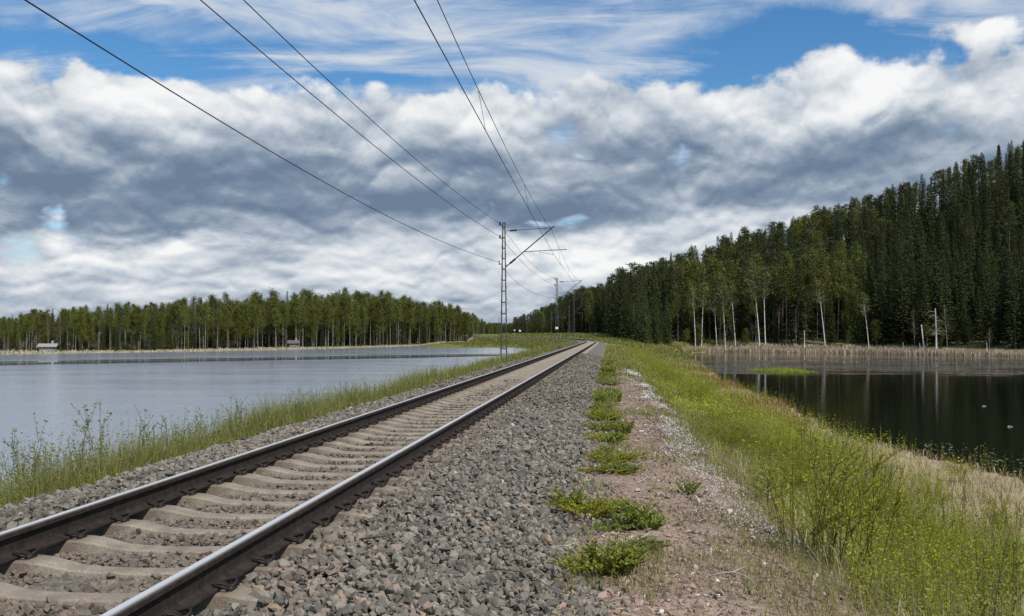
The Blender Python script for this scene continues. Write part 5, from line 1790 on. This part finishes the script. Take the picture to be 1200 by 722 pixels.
# the wood behind, one mass: every stem an instance on a point
src = bpy.data.collections.new('wood_sources')
kinds = []
for kd in ('spruce', 'pine', 'birch', 'alder', 'bare'):
    for k, (tm, cm) in enumerate(TREES[kd]):
        bm = bmesh.new(); bm.from_mesh(tm)
        n_t = len(bm.faces)
        bm.from_mesh(cm)
        bm.faces.ensure_lookup_table()
        for i in range(n_t, len(bm.faces)): bm.faces[i].material_index = 1
        me = bpy.data.meshes.new('wood_tree'); bm.to_mesh(me); bm.free()
        me.materials.append(tm.materials[0]); me.materials.append(cm.materials[0])
        o = bpy.data.objects.new('wood_source_%02d' % len(kinds), me)
        src.objects.link(o)
        kinds.append(kd)
idx = {kd: [i for i, q in enumerate(kinds) if q == kd] for kd in TREES}


def wood_mass(name, items, label):
    me = bpy.data.meshes.new(name)
    me.from_pydata([(a[0], a[1], a[2] - 0.2) for a in items], [], [])
    at = me.attributes.new('tree_scale', 'FLOAT_VECTOR', 'POINT')
    sv = []
    for a in items:
        k = a[3] / BASE_H[a[4]]; w = k * random.uniform(0.95, 1.3); sv += [w, w, k]
    at.data.foreach_set('vector', np.array(sv, np.float32))
    at = me.attributes.new('tree_kind', 'INT', 'POINT')
    at.data.foreach_set('value', np.array([random.choice(idx[a[4]]) for a in items], np.int32))
    at = me.attributes.new('tree_turn', 'FLOAT', 'POINT')
    at.data.foreach_set('value', np.array([random.uniform(0, 6.28) for a in items], np.float32))
    ng = bpy.data.node_groups.new(name, 'GeometryNodeTree')
    ng.interface.new_socket('Geometry', in_out='INPUT', socket_type='NodeSocketGeometry')
    ng.interface.new_socket('Geometry', in_out='OUTPUT', socket_type='NodeSocketGeometry')
    gi = ng.nodes.new('NodeGroupInput'); go = ng.nodes.new('NodeGroupOutput')
    ci_ = ng.nodes.new('GeometryNodeCollectionInfo'); ci_.inputs['Collection'].default_value = src
    ci_.inputs['Separate Children'].default_value = True; ci_.inputs['Reset Children'].default_value = True
    ip = ng.nodes.new('GeometryNodeInstanceOnPoints'); ip.inputs['Pick Instance'].default_value = True

    def attr(nm, ty):
        a = ng.nodes.new('GeometryNodeInputNamedAttribute'); a.data_type = ty; a.inputs['Name'].default_value = nm
        return next(o for o in a.outputs if o.enabled and o.name == 'Attribute')
    cxyz = ng.nodes.new('ShaderNodeCombineXYZ')
    L_ = ng.links
    L_.new(attr('tree_turn', 'FLOAT'), cxyz.inputs[2])
    L_.new(gi.outputs[0], ip.inputs['Points']); L_.new(ci_.outputs[0], ip.inputs['Instance'])
    L_.new(attr('tree_kind', 'INT'), ip.inputs['Instance Index'])
    L_.new(cxyz.outputs[0], ip.inputs['Rotation'])
    L_.new(attr('tree_scale', 'FLOAT_VECTOR'), ip.inputs['Scale'])
    L_.new(ip.outputs[0], go.inputs[0])
    o = link(name, me, kind='stuff', label=label, cat='wood')
    md = o.modifiers.new('trees', 'NODES'); md.node_group = ng
    return o


wood_mass('wood', [a for a in mass if a[0] < -8 and a[1] < 540], 'the mass of the leafy wood behind the far lake shore')
wood_mass('wood', [a for a in mass if not (a[0] < -8 and a[1] < 540)], 'the dark mass of forest covering the hill on the right')


# ------------------------------------------------------------------ two cabins on the far lake shore
def cabin(px_, off, w, d, hw, hr, wall, roofm, lab):
    y0 = None
    for yy in np.arange(150, 420, 0.5):
        x = (px_ - 600) / 1130 * yy
        if yy > float(np.interp(x, lake_shore_x, lake_shore_y)) + off: y0 = yy; break
    x = (px_ - 600) / 1130 * y0; z = float(gz(x, y0))
    e = empty('cabin', (x, y0, z), 0.25, label=lab, cat='cabin')
    b = Buf(); box(b, (-w / 2, -d / 2, -0.4), (w / 2, d / 2, hw)); b.add([(-w / 2, -d / 2, hw), (-w / 2, d / 2, hw), (-w / 2, 0, hw + hr), (w / 2, -d / 2, hw), (w / 2, d / 2, hw), (w / 2, 0, hw + hr)], [(0, 2, 1), (3, 4, 5)])
    link('wall', b.mesh('wall', wall), parent=e)
    r_ = Buf(); o_ = 0.45; th_ = 0.12; sl = hr / (d / 2)
    for sg in (-1, 1):
        V = [(-w / 2 - o_, sg * (d / 2 + o_), hw - o_ * sl), (w / 2 + o_, sg * (d / 2 + o_), hw - o_ * sl), (w / 2 + o_, 0, hw + hr + 0.01), (-w / 2 - o_, 0, hw + hr + 0.01)]
        V += [(a, b_, c + th_) for a, b_, c in V]
        r_.add(V, None, [(0, 1, 2, 3), (7, 6, 5, 4), (0, 4, 5, 1), (1, 5, 6, 2), (3, 2, 6, 7), (0, 3, 7, 4)])
    rf = link('roof', r_.mesh('roof', roofm), parent=e)
    c = Buf(); box(c, (w * 0.2, -0.25, hw + hr * 0.5), (w * 0.2 + 0.5, 0.25, hw + hr + 0.8)); link('chimney', c.mesh('chimney', M['grey_paint']), parent=rf)
    for wx_ in (-w * 0.3, w * 0.08):
        f = Buf(); box(f, (wx_, -d / 2 - 0.05, hw * 0.42), (wx_ + 0.9, -d / 2 - 0.005, hw * 0.85)); fo = link('window', f.mesh('window', M['white']), parent=e)
        g_ = Buf(); box(g_, (wx_ + 0.08, -d / 2 - 0.07, hw * 0.42 + 0.08), (wx_ + 0.82, -d / 2 - 0.052, hw * 0.85 - 0.08)); link('pane', g_.mesh('pane', M['glass']), parent=fo)
    dr = Buf(); box(dr, (w * 0.34, -d / 2 - 0.06, 0.0), (w * 0.34 + 0.85, -d / 2 - 0.01, hw * 0.86)); link('door', dr.mesh('door', M['red_wood']), parent=e)


cabin(57, 11, 3.4, 2.6, 1.1, 0.5, M['grey_paint'], M['pale_roof'], 'small white roofed cabin among the trees at the left end of the lake shore')
cabin(344, 9, 2.6, 2.4, 1.4, 0.6, M['red_wood'], M['grey_dark'], 'small grey shed at the water by the middle of the lake shore')
